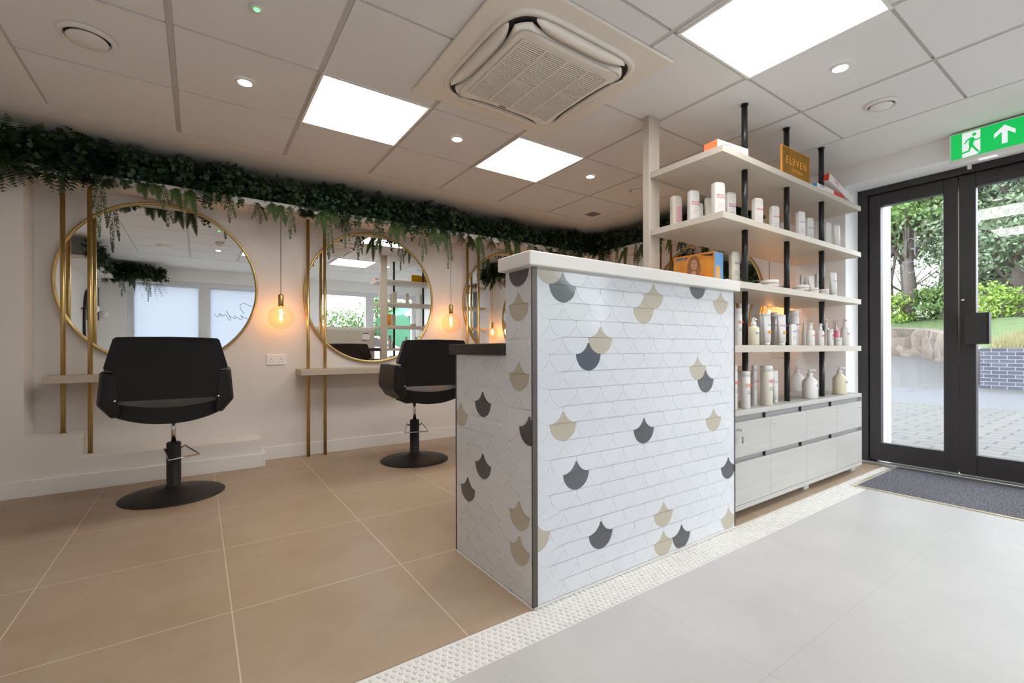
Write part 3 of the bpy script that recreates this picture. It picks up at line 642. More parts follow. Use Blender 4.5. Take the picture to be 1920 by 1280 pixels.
P = [
 # second shelf
 ('sq', 2.335, 1.672, 1.623, .190, .063, 'c', 'pink', '', .010, 'white bottle with pink panel at the post end of the second shelf'),
 ('sq', 2.339, 1.560, 1.623, .190, .061, 'w', 'pink', 'SMOOTH', .012, 'white bottle with pink print, second from the wooden post on the second shelf'),
 ('sq', 2.459, 1.596, 1.623, .150, .034, 'w', 'palepink', '', .01, 'small white bottle with pink side peeping out behind the second bottle'),
 ('sq', 2.505, 1.574, 1.623, .185, .036, 'c', 'pink', '', .01, 'cream bottle half hidden behind the tall corner bottle'),
 ('sq', 2.364, 1.424, 1.623, .200, .066, 'w', 'pink', 'SMOOTH', .012, 'tall white bottle with pink print at the front corner of the second shelf'),
 ('sq', 2.571, 1.475, 1.623, .200, .062, 'w', 'magenta', 'SMOOTH', .011, 'white bottle with pink print just left of the first black pole, second shelf'),
 ('sq', 2.791, 1.429, 1.623, .195, .060, 'w', 'pink', 'VOLUME', .011, 'white bottle with pink print right of the first black pole, second shelf'),
 ('sq', 3.020, 1.440, 1.623, .190, .056, 'w', 'red', 'COLOUR', .010, 'white bottle with red print just left of the second black pole, second shelf'),
 ('sq', 3.345, 1.530, 1.623, .160, .046, 'w', 'blue', '', .01, 'short white bottle with blue edge right of the second black pole'),
 ('sq', 3.320, 1.415, 1.623, .200, .055, 'w', 'blue', 'HYDRATE', .009, 'tall white bottle with blue print right of the second black pole'),
 ('sq', 3.531, 1.450, 1.623, .200, .056, 'w', 'blue', 'BLONDE', .009, 'white bottle with blue print just left of the third black pole'),
 ('sq', 3.772, 1.429, 1.623, .200, .050, 'w', 'grey', '', .01, 'plain white bottle right of the third black pole, second shelf'),
 ('tube', 3.810, 1.382, 1.623, .180, .043, 'w', 'grey', '', .01, 'flat white tube at the door end of the second shelf'),
 # third shelf
 ('sq', 2.470, 1.499, 1.273, .170, .046, 'c', 'grey', 'DEEP', .014, 'grey lettered bottle next to the picture box on the third shelf'),
 ('sq', 2.560, 1.443, 1.273, .198, .056, 'c', 'grey', 'DEEP', .012, 'tall cream bottle left of the first black pole on the third shelf'),
 ('jar', 2.693, 1.387, 1.273, .016, .047, 'c', 'pink', '', .01, 'very low pot right of the first black pole, third shelf'),
 ('jar', 2.900, 1.411, 1.273, .055, .095, 'c', 'pink', 'SMOOTH', .010, 'largest white pot with pink print, third shelf'),
 ('jar', 3.122, 1.452, 1.273, .050, .088, 'c', 'orange', 'SMOOTH', .010, 'white pot with orange print beside the second black pole, third shelf'),
 ('jar', 3.265, 1.390, 1.273, .050, .086, 'c', 'purple', 'REPAIR', .010, 'white pot with purple print, third in the row of pots'),
 ('jar', 3.392, 1.375, 1.273, .040, .074, 'c', 'grey', '', .01, 'low plain white pot, fourth in the row of pots'),
 ('jar', 3.535, 1.360, 1.273, .040, .056, 'c', 'blue', 'CLAY', .008, 'small white pot with blue print under the third black pole'),
 ('clear', 3.424, 1.540, 1.273, .135, .034, 'w', 'pink', '', .01, 'small clear capped bottle behind the third pot'),
 ('sq', 3.495, 1.475, 1.273, .150, .036, 'w', 'purple', 'KEEP', .008, 'slim white bottle with purple print behind the pots'),
 ('tube', 3.500, 1.425, 1.273, .140, .036, 'w', 'purple', '', .01, 'small leaning white tube just left of the third black pole'),
 ('sq', 3.640, 1.440, 1.273, .170, .032, 'w', 'grey', 'SEA', .009, 'slim white bottle just right of the third black pole, third shelf'),
 ('tube', 3.700, 1.365, 1.273, .172, .046, 'w', 'purple', 'KEEP', .009, 'white tube with purple print at the door end of the third shelf'),
 # fourth shelf
 ('can', 2.511, 1.400, .928, .209, .046, 'w', 'orange', 'SU', .018, 'white can with orange print beside the counter edge, fourth shelf'),
 ('tube', 2.930, 1.600, .928, .199, .039, 'w', 'purple', '', .01, 'white tube at the back, left of the first black pole, fourth shelf'),
 ('spray', 2.586, 1.347, .928, .156, .055, 'y', 'blue', 'SEA', .012, 'cream spray bottle in front of the first black pole, fourth shelf'),
 ('pump', 2.990, 1.550, .928, .130, .024, 'w', 'magenta', '', .01, 'thin pump bottle with magenta side behind the cream spray bottle'),
 ('can', 3.146, 1.600, .928, .218, .056, 'w', 'grey', '', .01, 'tall round bottle behind the two white tubes, fourth shelf'),
 ('tube', 2.986, 1.500, .928, .195, .034, 'w', 'purple', '', .01, 'narrow white tube behind the amber-dotted tube'),
 ('tube', 2.800, 1.380, .928, .189, .044, 'w', 'blue', 'SEA', .009, 'white tube with blue print and amber dot, fourth shelf'),
 ('can', 3.267, 1.560, .928, .230, .046, 's', 'purple', 'DRY', .012, 'silver grey can at the back, left of the second black pole'),
 ('tube', 2.971, 1.375, .928, .190, .048, 'w', 'purple', 'BLONDE', .009, 'white tube with purple print and amber dot left of the second black pole'),
 ('sq', 3.049, 1.345, .928, .132, .038, 'w', 'purple', 'MISS', .010, 'small pink printed bottle in front of the second black pole'),
 ('can', 3.300, 1.450, .928, .236, .056, 'w', 'purple', 'I WANT', .009, 'tallest white can right of the second black pole, fourth shelf'),
 ('spray', 3.685, 1.550, .928, .174, .024, 'w', 'pink', '', .01, 'thin spray bottle at the back right of the tallest can'),
 ('spray', 3.329, 1.360, .928, .151, .045, 'w', 'orange', 'HI', .014, 'white spray bottle with orange print, fourth shelf'),
 ('clear', 3.900, 1.600, .928, .200, .039, 'w', 'pink', '', .01, 'clear capped pink bottle at the back left of the third black pole'),
 ('spray', 3.480, 1.360, .928, .150, .040, 'w', 'red', 'SPR', .012, 'white spray bottle with red print just left of the third black pole'),
 ('spray', 3.930, 1.500, .928, .203, .044, 'w', 'red', 'M', .016, 'tall white spray bottle right of the third black pole, fourth shelf'),
 ('can', 3.630, 1.358, .928, .112, .036, 'w', 'red', 'K', .016, 'short white bottle with red letter right of the third black pole'),
 ('clear', 4.030, 1.470, .928, .195, .046, 'w', 'pink', '', .01, 'clear pink pump bottle second from the door end, fourth shelf'),
 ('jar', 3.757, 1.358, .928, .056, .047, 'w', 'grey', '', .01, 'small white cup in front of the pink pump bottle'),
 ('spray', 3.940, 1.380, .928, .200, .052, 'w', 'red', 'N', .016, 'white spray bottle with red letter at the door end, fourth shelf'),
 # cabinet top
 ('can', 2.430, 1.380, .575, .243, .044, 'w', 'orange', 'DIRT', .016, 'white can with orange print nearest the counter on the cabinet top'),
 ('can', 2.518, 1.358, .575, .208, .047, 'w', 'orange', 'DR', .020, 'white spray can with orange letters on the cabinet top'),
 ('can', 2.709, 1.408, .575, .235, .030, 'w', 'magenta', 'HO', .012, 'thin can with magenta letters behind the first black pole'),
 ('tube', 2.900, 1.516, .575, .198, .026, 'w', 'blue', '', .01, 'narrow pale blue tube behind the thin magenta can'),
 ('can', 2.745, 1.355, .575, .234, .062, 'c', 'magenta', 'HO', .020, 'large cream can with magenta letters on the cabinet top'),
 ('tube', 2.940, 1.400, .575, .199, .034, 'w', 'blue', 'SEA', .009, 'white tube with blue print right of the large can'),
 ('pump', 3.860, 1.670, .575, .189, .086, 'w', 'grey', '', .01, 'white pump bottle at the back right of the second black pole'),
 ('pump', 3.378, 1.385, .575, .191, .085, 'w', 'grey', 'SL', .016, 'white pump bottle at the front between second and third black poles'),
 ('pump', 3.860, 1.385, .575, .195, .084, 'y', 'grey', 'DE', .016, 'cream yellow pump bottle at the door end of the cabinet top'),
]
BM = {'c': mat_bot, 'w': mat_botw, 'y': mat_boty, 's': mat_silv}
GRP = {1.623: 'hair products on the second shelf', 1.273: 'hair products on the third shelf', .928: 'hair products on the fourth shelf', .575: 'hair products on the cabinet top'}
for kind, x, y, z, h, w, bmk, c, txt, ts, lab in P:
    nm, cat = CATN[kind]
    t = thing(nm, lab, cat, (x, y, z), rz=-.32, group=GRP[z]); w *= 1.22 if kind == 'tube' else 1.06; ts *= 1.45
    KIND[kind](t, h, w, BM[bmk], c, txt, ts)
    if 'pink panel' in lab: bx('pink_panel', ink['palepink'], t, -.012, .026, -w * .26 - .0008, -w * .2, .035, .125)
    if 'amber' in lab and kind == 'tube' and 'behind' not in lab:
        b = MB(); b.lathe([(.010, 0), (.010, .0008), (.006, .001)], n=18); b.build('amber_dot', ink['amber'], t, loc=(.004, -w * .37, h * .42), rot=(PI / 2, 0, 0))

# picture box on third shelf
t = thing('product_box', 'cardboard box printed with a woman in magenta on an orange desert', 'box', (2.335, 1.690, 1.273), rz=-1.50)
bd = mat('orange_desert_print', (232, 158, 50), .5, var=.5, vscale=12, rgb2=(214, 120, 30)); sky_m = mat('blue_print', (96, 160, 214), .5)
b = MB(); b.box(0, .25, 0, .10, 0, .178, 0); o = b.build('carton', bd, t, bevel=.001)
b = MB(); b.box(.2501, .2508, .003, .097, .002, .176, 0); b.box(.2508, .2512, .02, .06, .002, .10, 1); b.build('blue_side', [sky_m, ink['amber']], t)
f0 = lambda u, v: (u, .0, v); 
def fr(dd): return lambda u, v: (u, -dd, v)
def ell(cx, cz, rx, rz, n=24, a0=0): return [(cx + rx * math.cos(2 * PI * i / n + a0), cz + rz * math.sin(2 * PI * i / n + a0)) for i in range(n)]
hair = mat('hair_print', (150, 104, 62), .6, var=.4, vscale=60); skin = mat('skin_print', (206, 150, 118), .6); dres = mat('magenta_dress_print', (176, 30, 96), .6, var=.4, vscale=70, rgb2=(120, 18, 60)); dk = mat('dark_print', (60, 34, 24), .6)
b = MB()
b.prism([(.045, .0), (.055, .030), (.085, .052), (.120, .060), (.150, .058), (.185, .048), (.205, .025), (.215, 0)], f0, fr(.0006), 2)
b.prism([(.098, .150), (.115, .166), (.140, .168), (.158, .155), (.168, .120), (.172, .080), (.160, .050), (.145, .056), (.105, .058), (.080, .045), (.086, .075), (.090, .115)], f0, fr(.0009), 0)
b.prism([(.112, .060), (.128, .040), (.144, .058), (.140, .082), (.116, .082)], f0, fr(.0012), 1)
b.prism(ell(.130, .118, .019, .029), f0, fr(.0014), 1)
b.prism(ell(.123, .124, .0045, .0022, 10), f0, fr(.0017), 3); b.prism(ell(.138, .124, .0045, .0022, 10), f0, fr(.0017), 3)
b.prism(ell(.131, .103, .006, .0024, 10), f0, fr(.0017), 2)
b.prism([(.112, .140), (.130, .150), (.148, .140), (.150, .110), (.156, .130), (.150, .158), (.130, .164), (.110, .156), (.106, .120)], f0, fr(.0016), 0)
b.prism([(.01, .168), (.09, .166), (.085, .150), (.05, .155), (.02, .148)], f0, fr(.0005), 3); b.prism([(.17, .168), (.245, .166), (.24, .152), (.20, .158)], f0, fr(.0005), 3)
b.build('printed_picture', [hair, skin, dres, dk], t, fix=False)
text_mesh('lettering', 'ELEVEN', .02, let_m, t, (.05, -.001, .150), (PI / 2, 0, 0))

# things on the top shelf
ZT = 1.966
def carton(name, label, x, y, z, l, dpt, h, rz, m_end, m_side, ry=0, txt=None, tcol='pink'):
    t = thing(name, label, 'box', (x, y, z), rz); t.rotation_euler = (0, ry, rz)
    b = MB(); b.box(0, l, 0, dpt, 0, h, 1)
    o = b.build('carton', [m_end, m_side], t, bevel=.0008)
    bx('end_flap', m_end, t, -.0008, 0, .001, dpt - .001, .001, h - .001)
    if txt: text_mesh('lettering', txt, .016, ink[tcol], t, (l * .3, -.0006, h * .55), (PI / 2, 0, 0))
    return t
bxw = mat('carton_white', (232, 226, 222), .5); bxo = mat('carton_orange', (250, 140, 84), .5); bxr = mat('carton_red', (214, 62, 40), .5); bxb = mat('carton_blue', (40, 150, 196), .5)
carton('product_box', 'orange ended white carton at the left corner of the top shelf', 2.262, 1.365, ZT, .26, .085, .052, -.10, bxo, bxw, txt='SMOOTH')
carton('product_box', 'blue ended white carton lying flat near the door end of the top shelf', 3.36, 1.330, ZT, .26, .044, .035, 0.0, bxb, bxw, txt='HYDRATE', tcol='grey')
carton('product_box', 'all red carton lying flat under the tilted carton, top shelf', 3.635, 1.336, ZT, .17, .034, .036, 0.0, bxr, bxr)
t = carton('product_box', 'red ended white carton tilted over the flat red one, top shelf', 3.555, 1.335, ZT + .094, .42, .034, .052, 0.0, bxr, bxw, ry=math.radians(13), txt='REPAIR', tcol='red')
acr = bpy.data.materials.new('orange_acrylic'); acr.use_nodes = True; q = acr.node_tree; q.nodes.clear()
oo = q.nodes.new('ShaderNodeOutputMaterial'); a_ = q.nodes.new('ShaderNodeBsdfTransparent'); a_.inputs[0].default_value = (.80, .55, .06, 1)
b_ = q.nodes.new('ShaderNodeBsdfPrincipled'); b_.inputs['Base Color'].default_value = (.50, .28, .01, 1); b_.inputs['Roughness'].default_value = .15
m_ = q.nodes.new('ShaderNodeMixShader'); m_.inputs[0].default_value = .42; q.links.new(a_.outputs[0], m_.inputs[1]); q.links.new(b_.outputs[0], m_.inputs[2]); q.links.new(m_.outputs[0], oo.inputs[0])
edge_m = mat('acrylic_edge', (1.0, 0.42, 0.06), .4)
t = thing('acrylic_sign', 'orange see-through acrylic brand sign standing on the top shelf', 'sign', (2.905, 1.338, ZT))
bx('plate', acr, t, 0, .365, 0, .008, 0, .175)
b = MB(); b.box(-.002, 0, -.001, .009, 0, .177); b.box(.365, .367, -.001, .009, 0, .177); b.box(0, .365, -.001, .009, .175, .177); b.build('edge', edge_m, t)
xx = .045
for ch, wd in (('E', .045), ('L', .040), ('E', .047), ('V', .050), ('E', .045), ('N', .045)):
    i3 = (xx > .12 and xx < .14)
    text_mesh('lettering', ch, .062, edge_m, t, (xx + (.03 if i3 else 0), -.001, .078), (PI / 2, 0, 0), align='LEFT', sx=-1 if i3 else 1)
    xx += wd
text_mesh('lettering', 'AUSTRALIA', .024, edge_m, t, (.19, -.001, .040), (PI / 2, 0, 0), spacing=1.25)

# ------------------------------------------------------------------ styling stations on the mirror wall
def mirror(name, label, loc, rz, r=.6, fm=brass_m):
    """local: facing -Y, back at y=0"""
    t = thing(name, label, 'mirror', loc, rz, group='round brass framed wall mirrors')
    b = MB(); N = 96; rings = [(r - .016, -.020), (r - .012, -.034), (r, -.034), (r + .004, -.030), (r + .004, 0), (r - .016, -.0)]
    vs = [(q * math.cos(2 * PI * i / N), y, q * math.sin(2 * PI * i / N)) for q, y in rings for i in range(N)]
    K = len(rings)
    b.add(vs, [(k * N + i, k * N + (i + 1) % N, ((k + 1) % K) * N + (i + 1) % N, ((k + 1) % K) * N + i) for k in range(K) for i in range(N)], 0, True)
    b.build('frame', fm, t)
    b = MB(); q = r - .0155
    b.add([(q * math.cos(2 * PI * i / N), -.018, q * math.sin(2 * PI * i / N)) for i in range(N)], [tuple(range(N))], 0); b.build('mirror_glass', mirror_m, t)
    return t
ZM = 1.392
mirror('wall_mirror', 'round brass framed mirror nearest the left edge, reflecting frosted windows', (-.203, YB, ZM), 0)
mirror('wall_mirror', 'round brass framed mirror in the middle, reflecting the display shelves', (1.345, YB, ZM), 0)
mirror('wall_mirror', 'round brass framed mirror half hidden behind the reception counter', (2.900, YB, ZM), 0)
mirror('wall_mirror', 'round brass framed mirror on the right wall behind the display shelves', (XR, 2.70, ZM), -PI / 2)
GS = 2.015    # underside of the garland shelf
def station(label, pipes, ledge, bottoms, axis='x'):
    t = thing('styling_station', label, 'styling station', (0, 0, 0), group='brass pole styling stations')
    for p_, zb in zip(pipes, bottoms):
        b = MB(); x, y = (p_, 4.165) if axis == 'x' else (XR - .095, p_)
        b.lathe([(.0135, zb), (.0135, GS)], x, y, 20); b.lathe([(.019, zb), (.019, zb + .004)], x, y, 20); b.build('pole', brass_m, t)
    b = MB()
    if axis == 'x': b.box(ledge[0], ledge[1], 4.0, YB, .700, .747)
    else: b.box(XR - .26, XR, ledge[0], ledge[1], .700, .747)
    b.build('ledge', ledge_m, t, bevel=.002)
station('pair of brass poles with a ledge behind the nearest black chair', (-.738, -.605), (-.805, .12), (.362, .212))
station('pair of brass poles with a ledge behind the farther black chair', (.767, .902), (.685, 1.62), (0, 0))
station('pair of brass poles beside the mirror half hidden by the counter', (2.307, 2.439), (2.24, 3.17), (0, 0))
station('pair of brass poles on the right wall behind the wooden post', (3.15, 3.017), (2.3, 3.23), (0, 0), 'y')

# garland shelf boards
b = MB(); b.box(-.893, XR, 3.98, YB, GS, GS + .048); b.box(XR - .28, XR, 1.80, 3.98, GS, GS + .048)
struct(b.build('trim_2', wall_m, bevel=.002), 'white boxed shelf carrying the foliage round the room')
b = MB(); b.box(XL, -1.08, YW, 1.0, GS, GS + .048); b.box(-1.08, -.45, YW, YW + .28, GS, GS + .048)
struct(b.build('trim_3', wall_m, bevel=.002), 'white boxed shelf with foliage seen in the left mirror')

# pendants
def pendant(label, x, y):
    t = thing('pendant_lamp', label, 'pendant lamp', (x, y, GS), group='glass globe pendant lamps')
    b = MB(); b.lathe([(.0022, -.655), (.0022, 0)], n=8); b.build('cord', blackmet_m, t)
    b = MB(); b.lathe([(.017, -.752), (.020, -.748), (.020, -.664), (.016, -.658), (.006, -.652)], n=24); b.build('lamp_holder', brass_m, t)
    gc, R = -.842, .095; b = MB(); pr = []
    for i in range(25):
        a = math.radians(12 + 168 * i / 24); pr.append((max(R * math.sin(a), .0005), gc + R * math.cos(a)))
    b.lathe(pr, n=40, caps=False); b.build('glass_globe', globe_m, t, fix=False)
    b = MB(); b.lathe([(.010, -.752), (.012, -.775), (.024, -.82), (.026, -.845), (.018, -.870), (.001, -.880)], n=24, caps=False); bulb = b.build('bulb', globe_m, t, fix=False)
    b = MB()
    for k in range(4):
        a = k * PI / 2 + .4; b.tube([(.004 * math.cos(a), .004 * math.sin(a), -.772), (.013 * math.cos(a), .013 * math.sin(a), -.800), (.010 * math.cos(a), .010 * math.sin(a), -.850), (.004 * math.cos(a), .004 * math.sin(a), -.862)], .0016, 5)
    b.build('filament', fil_m, bulb)
    l = bpy.data.lights.new('bulb_light', 'POINT'); l.energy = BULB_W; l.color = (1, .42, .13); l.shadow_soft_size = .02
    lo = bpy.data.objects.new('bulb_light', l); C.objects.link(lo); lo.parent = t; lo.location = (0, 0, -.825)
pendant('lit glass globe pendant between the first and second mirrors', .553, 4.115)
pendant('lit glass globe pendant between the middle mirror and the counter', 2.09, 4.115)
pendant('lit glass globe pendant glowing behind the display shelves', 4.075, 1.985)
pendant('glass globe pendant on the right wall near the far corner', 4.075, 3.47)

# sockets
def socket(label, loc, rz):
    t = thing('wall_socket', label, 'wall socket', loc, rz)
    b = MB(); b.box(-.074, .074, -.010, 0, -.044, .044, 0); b.build('plate', plast_m, t, bevel=.003)
    for s in (-1, 1):
        b = MB(); x = s * .037
        b.box(x - .0025, x + .0025, -.0105, -.0098, .0, .009); b.box(x - .015, x - .008, -.0105, -.0098, -.019, -.015); b.box(x + .008, x + .015, -.0105, -.0098, -.019, -.015); b.build('pin_holes', dark_m, t)
        bx('switch', plast_m, t, s * .014 - .006, s * .014 + .006, -.013, -.0098, .018, .034, .001)
socket('white double wall socket below the first pendant', (.535, YB, .828), 0)
socket('white double wall socket on the right wall under the fourth shelf', (XR, 1.98, .875), -PI / 2)

# ------------------------------------------------------------------ salon chairs
def slab(poly, y0, y1, bow=0.0, lean=0.0, zref=.6):
    """outline in x,z extruded in y"""
    b = MB(); f = lambda yy: (lambda u, v: (u, yy + bow * (u / .28) ** 2 + lean * (v - zref), v))
    b.prism(poly, f(y0), f(y1)); return b
def chair(label, loc, rz, lever):
    t = thing('salon_chair', label, 'salon chair', loc, rz, group='black leather salon chairs')
    b = MB(); b.lathe([(.270, 0), (.275, .004), (.268, .010), (.18, .022), (.09, .038), (.05, .052), (.041, .062)], n=72); b.build('base', blackmet_m, t)
    b = MB(); b.lathe([(.042, .050), (.042, .062), (.038, .066), (.038, .325), (.034, .332), (.020, .333)], n=32); b.build('column', blackmet_m, t)
    b = MB(); b.lathe([(.0135, .333), (.0135, .500)], n=20); b.build('piston', chrome_m, t)
    b = MB(); b.tube([(-.040, 0, .285), (-.062, -.01, .300), (-.092, -.10, .245), (.092, -.10, .245), (.062, -.01, .300), (.040, 0, .285)], .0055, 8); b.lathe([(.009, -.012), (.009, .012)], -.092, -.10, 12) if False else None
    b.build('pump_lever', chrome_m, t, rot=(0, 0, lever))
    b = MB(); b.box(-.13, .13, -.20, .10, .490, .506); b.build('seat_plate', blackmet_m, t, bevel=.004)
    # seat: boat-shaped in rear view
    b = MB(); N = 14; prof = []
    top = [(-.232 + .464 * i / N, .610 + .020 * abs(-1 + 2 * i / N) ** 2 - .012 * (1 - abs(-1 + 2 * i / N) ** 2)) for i in range(N + 1)]
    bot = [(.232 - .464 * i / N, .505 + .052 * abs(1 - 2 * i / N) ** 2.2) for i in range(N + 1)]
    pl = top + bot
    ys = [-.455, -.44, .08, .12]; sc = [.97, 1, 1, .95]; n = len(pl); vs = []
    for y, k in zip(ys, sc): vs += [(u * k, y, .56 + (v - .56) * k) for u, v in pl]
    b.add(vs, [(a * n + i, a * n + (i + 1) % n, (a + 1) * n + (i + 1) % n, (a + 1) * n + i) for a in range(3) for i in range(n)], 0, True)
    b.add(vs[:n], [tuple(range(n))], 0); b.add(vs[-n:], [tuple(range(n))], 0); b.build('seat', leather_m, t, bevel=.008, seg=2)
    # backrest: tapered panel
    out = [(-.215, .976), (-.14, .979), (0, .981), (.14, .979), (.215, .976), (.228, .966), (.268, .818), (.262, .806), (.232, .800), (.224, .66), (.216, .645), (-.216, .645), (-.224, .66), (-.232, .800), (-.262, .806), (-.268, .818), (-.228, .966)]
    b = slab(out, -.515, -.450, bow=.03, lean=-.10); b.build('backrest', leather_m, t, bevel=.014, seg=3)
    b = MB(); f = lambda u, v: (u, -.515 + .03 * (u / .28) ** 2 - .10 * (v - .6) - .0035, v)
    b.tube([f(u * .965, v - .004) for u, v in out[:5]], .0035, 6); b.build('piping', seam_m, t)
    for s in (-1, 1):      # arms: flared side panels wrapped round the back edge
        b = MB()
        sec = [(-.512, (.268, .794), (.282, .64), (.232, .566), (.208, .582), (.210, .66), (.222, .788)),
               (-.480, (.284, .800), (.298, .63), (.240, .556), (.196, .572), (.218, .65), (.226, .794)),
               (-.300, (.292, .806), (.308, .62), (.250, .545), (.204, .560), (.256, .64), (.250, .800)),
               (-.120, (.296, .806), (.314, .63), (.262, .556), (.216, .570), (.264, .65), (.252, .800)),
               (-.055, (.292, .792), (.306, .66), (.270, .600), (.236, .610), (.268, .67), (.258, .786))]
        vs = [(s * q[0], se[0] + .0 * q[1], q[1]) for se in sec for q in se[1:]]
        m_ = 6; fs = [(k * m_ + i, k * m_ + (i + 1) % m_, (k + 1) * m_ + (i + 1) % m_, (k + 1) * m_ + i) for k in range(len(sec) - 1) for i in range(m_)]
        fs += [tuple(range(m_)), tuple((len(sec) - 1) * m_ + i for i in range(m_))[::-1]]
        b.add(vs, fs, 0, False); b.build('arm', leather_m, t, bevel=.010, seg=3)
        b = MB(); b.lathe([(.005, 0), (.005, .004)], n=12); b.build('stud', chrome_m, t, loc=(s * .222, -.515, .650), rot=(PI / 2, 0, 0))
    return t
chair('black leather hydraulic salon chair nearest the left edge', (-.13, 3.575, 0), 0, .6)
chair('black leather hydraulic salon chair partly hidden by the counter', (1.47, 3.56, 0), -.10, -.15)

# ------------------------------------------------------------------ foliage
leaf_dark = mat('fern_dark_green', (30, 52, 32), .55, var=.35, vscale=3)
leaf_mid = mat('fern_mid_green', (44, 72, 38), .55, var=.3, vscale=3)
leaf_yel = mat('fern_yellow_green', (58, 80, 30), .5, var=.25, vscale=3)
leaf_grey = mat('fern_grey_green', (84, 102, 62), .6, var=.2, vscale=3)
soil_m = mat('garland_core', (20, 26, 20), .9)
def frame(d, roll):
    d = Vector(d).normalized(); up = Vector((0, 0, 1)) if abs(d.z) < .92 else Vector((0, -1, 0))
    a = d.cross(up).normalized(); b = a.cross(d).normalized()
    return d, math.cos(roll) * a + math.sin(roll) * b, -math.sin(roll) * a + math.cos(roll) * b
def arc(base, d, L, droop, n):
    """points along a frond that droops under gravity"""
    p = Vector(base); d = Vector(d).normalized(); out = [p.copy()]; dirs = [d.copy()]
    for i in range(n):
        d = (d + Vector((0, 0, -droop / n))).normalized(); p = p + d * (L / n); out.append(p.copy()); dirs.append(d.copy())
    return out, dirs
def frond(mb, base, d, L, wid, droop, mi, npairs=9, roll=0.0, tooth=.42, taper='fern'):
    pts, dirs = arc(base, d, L, droop, npairs)
    for k in range(1, npairs + 1):
        p = pts[k]; dd, a, b = frame(dirs[k], roll); s_ = k / npairs
        w = wid * (math.sin(PI * min(1, s_ * .85 + .12)) if taper == 'fern' else (1 - s_ ** 2.2) * .9 + .08)
        th = L / npairs * tooth
        for sg in (-1, 1):
            tip = p + a * sg * w + dd * th * 1.1 - b * w * .15
            mb.add([p - dd * th, p + dd * th, tip + dd * th * .35, tip - dd * th * .25], [(0, 1, 2, 3)], mi)
    mb.add([pts[0], pts[0] + Vector((.002, 0, 0)), pts[-1]], [(0, 1, 2)], mi)
def ivy(mb, c, nrm, r, mi):
    d, a, b = frame(nrm, random.uniform(0, 6.28)); pts = []
    for i in range(7):
        t_ = 2 * PI * i / 7; q = r * (1.0 if i % 2 == 0 else .68) * random.uniform(.85, 1.1); pts.append(Vector(c) + a * q * math.cos(t_) + b * q * math.sin(t_) + d * random.uniform(-.2, .2) * r)
    mb.add(pts, [tuple(range(7))], mi)
def string_mesh(L):
    """hanging maidenhair-like cluster of tiny round leaves, tapering to a point, hangs along -z from origin"""
    mb = MB()
    for k, (ox, ln, wd) in enumerate(((0, 1.0, .026), (.030, .78, .017), (-.024, .55, .015))):
        LL = L * ln
        ax = [(ox * (.3 + q / 10), -.004 * q / 10, -LL * q / 10) for q in range(11)]
        mb.tube(ax, .0009, 3)
        for i in range(int(LL * 950)):
            s_ = random.random() ** .85; R_ = wd * (min(1, s_ * 6)) * (1 - s_) ** .55 + .003
            a = random.uniform(0, 2 * PI); rr = R_ * random.uniform(.3, 1)
            c2 = Vector((ox * (.3 + s_) + rr * math.cos(a), rr * .7 * math.sin(a), -LL * s_))
            r = random.uniform(.0030, .0046); a = random.uniform(0, PI); u = Vector((math.cos(a), .4 * math.sin(a), .3)).normalized(); v = Vector((0, .3, 1)).normalized()
            mb.add([c2 + u * r, c2 + v * r, c2 - u * r, c2 - v * r], [(0, 1, 2, 3)], 0)
    return mb
protos = {}
def hang(kind, parent, x, y, z, L, rz=0.0):
    key = (kind, round(L, 2))
    if key not in protos:
        if kind == 'string': mb = string_mesh(L); m = leaf_grey; nm = 'leaf_strand'
        elif kind == 'sword':
            mb = MB()
            for sg, ln in ((.18, 1.0), (-.35, .75)): frond(mb, (0, 0, 0), (sg, -.35, -1), L * ln, .034, .5, 0, npairs=18, roll=0, tooth=.66, taper='sword')
            m = leaf_yel; nm = 'sword_fern_frond'
        elif kind == 'ivy':
            mb = MB()
            for i in range(int(L / .006)): ivy(mb, (random.uniform(-.022, .022), random.uniform(-.02, .015), -L * random.random()), (random.uniform(-.5, .5), -1, random.uniform(-.2, .6)), .012, 0)
            m = leaf_mid; nm = 'ivy_sprig'
        else:
            mb = MB()
            for sg, ln in ((-.5, .9), (.05, 1.0), (.55, .85)):
                pts, dirs = arc((0, 0, 0), (sg, -.4, -1), L * ln, .6, 9)
                for k in range(1, 10):
                    w = .045 * math.sin(PI * (k / 10 * .8 + .15))
                    for s2 in (-1, 1): frond(mb, pts[k], dirs[k] * .5 + Vector((s2, 0, 0)), w, .014, .3, 0, npairs=6, tooth=.75)
            m = leaf_mid; nm = 'lace_fern_frond'
        me = mb.build(nm, m, parent, fix=False); protos[key] = (me.data, nm); o = me
    else:
        o = bpy.data.objects.new(protos[key][1], protos[key][0]); C.objects.link(o); o.parent = parent
    o.location = (x, y, z); o.rotation_euler = (0, 0, rz); return o
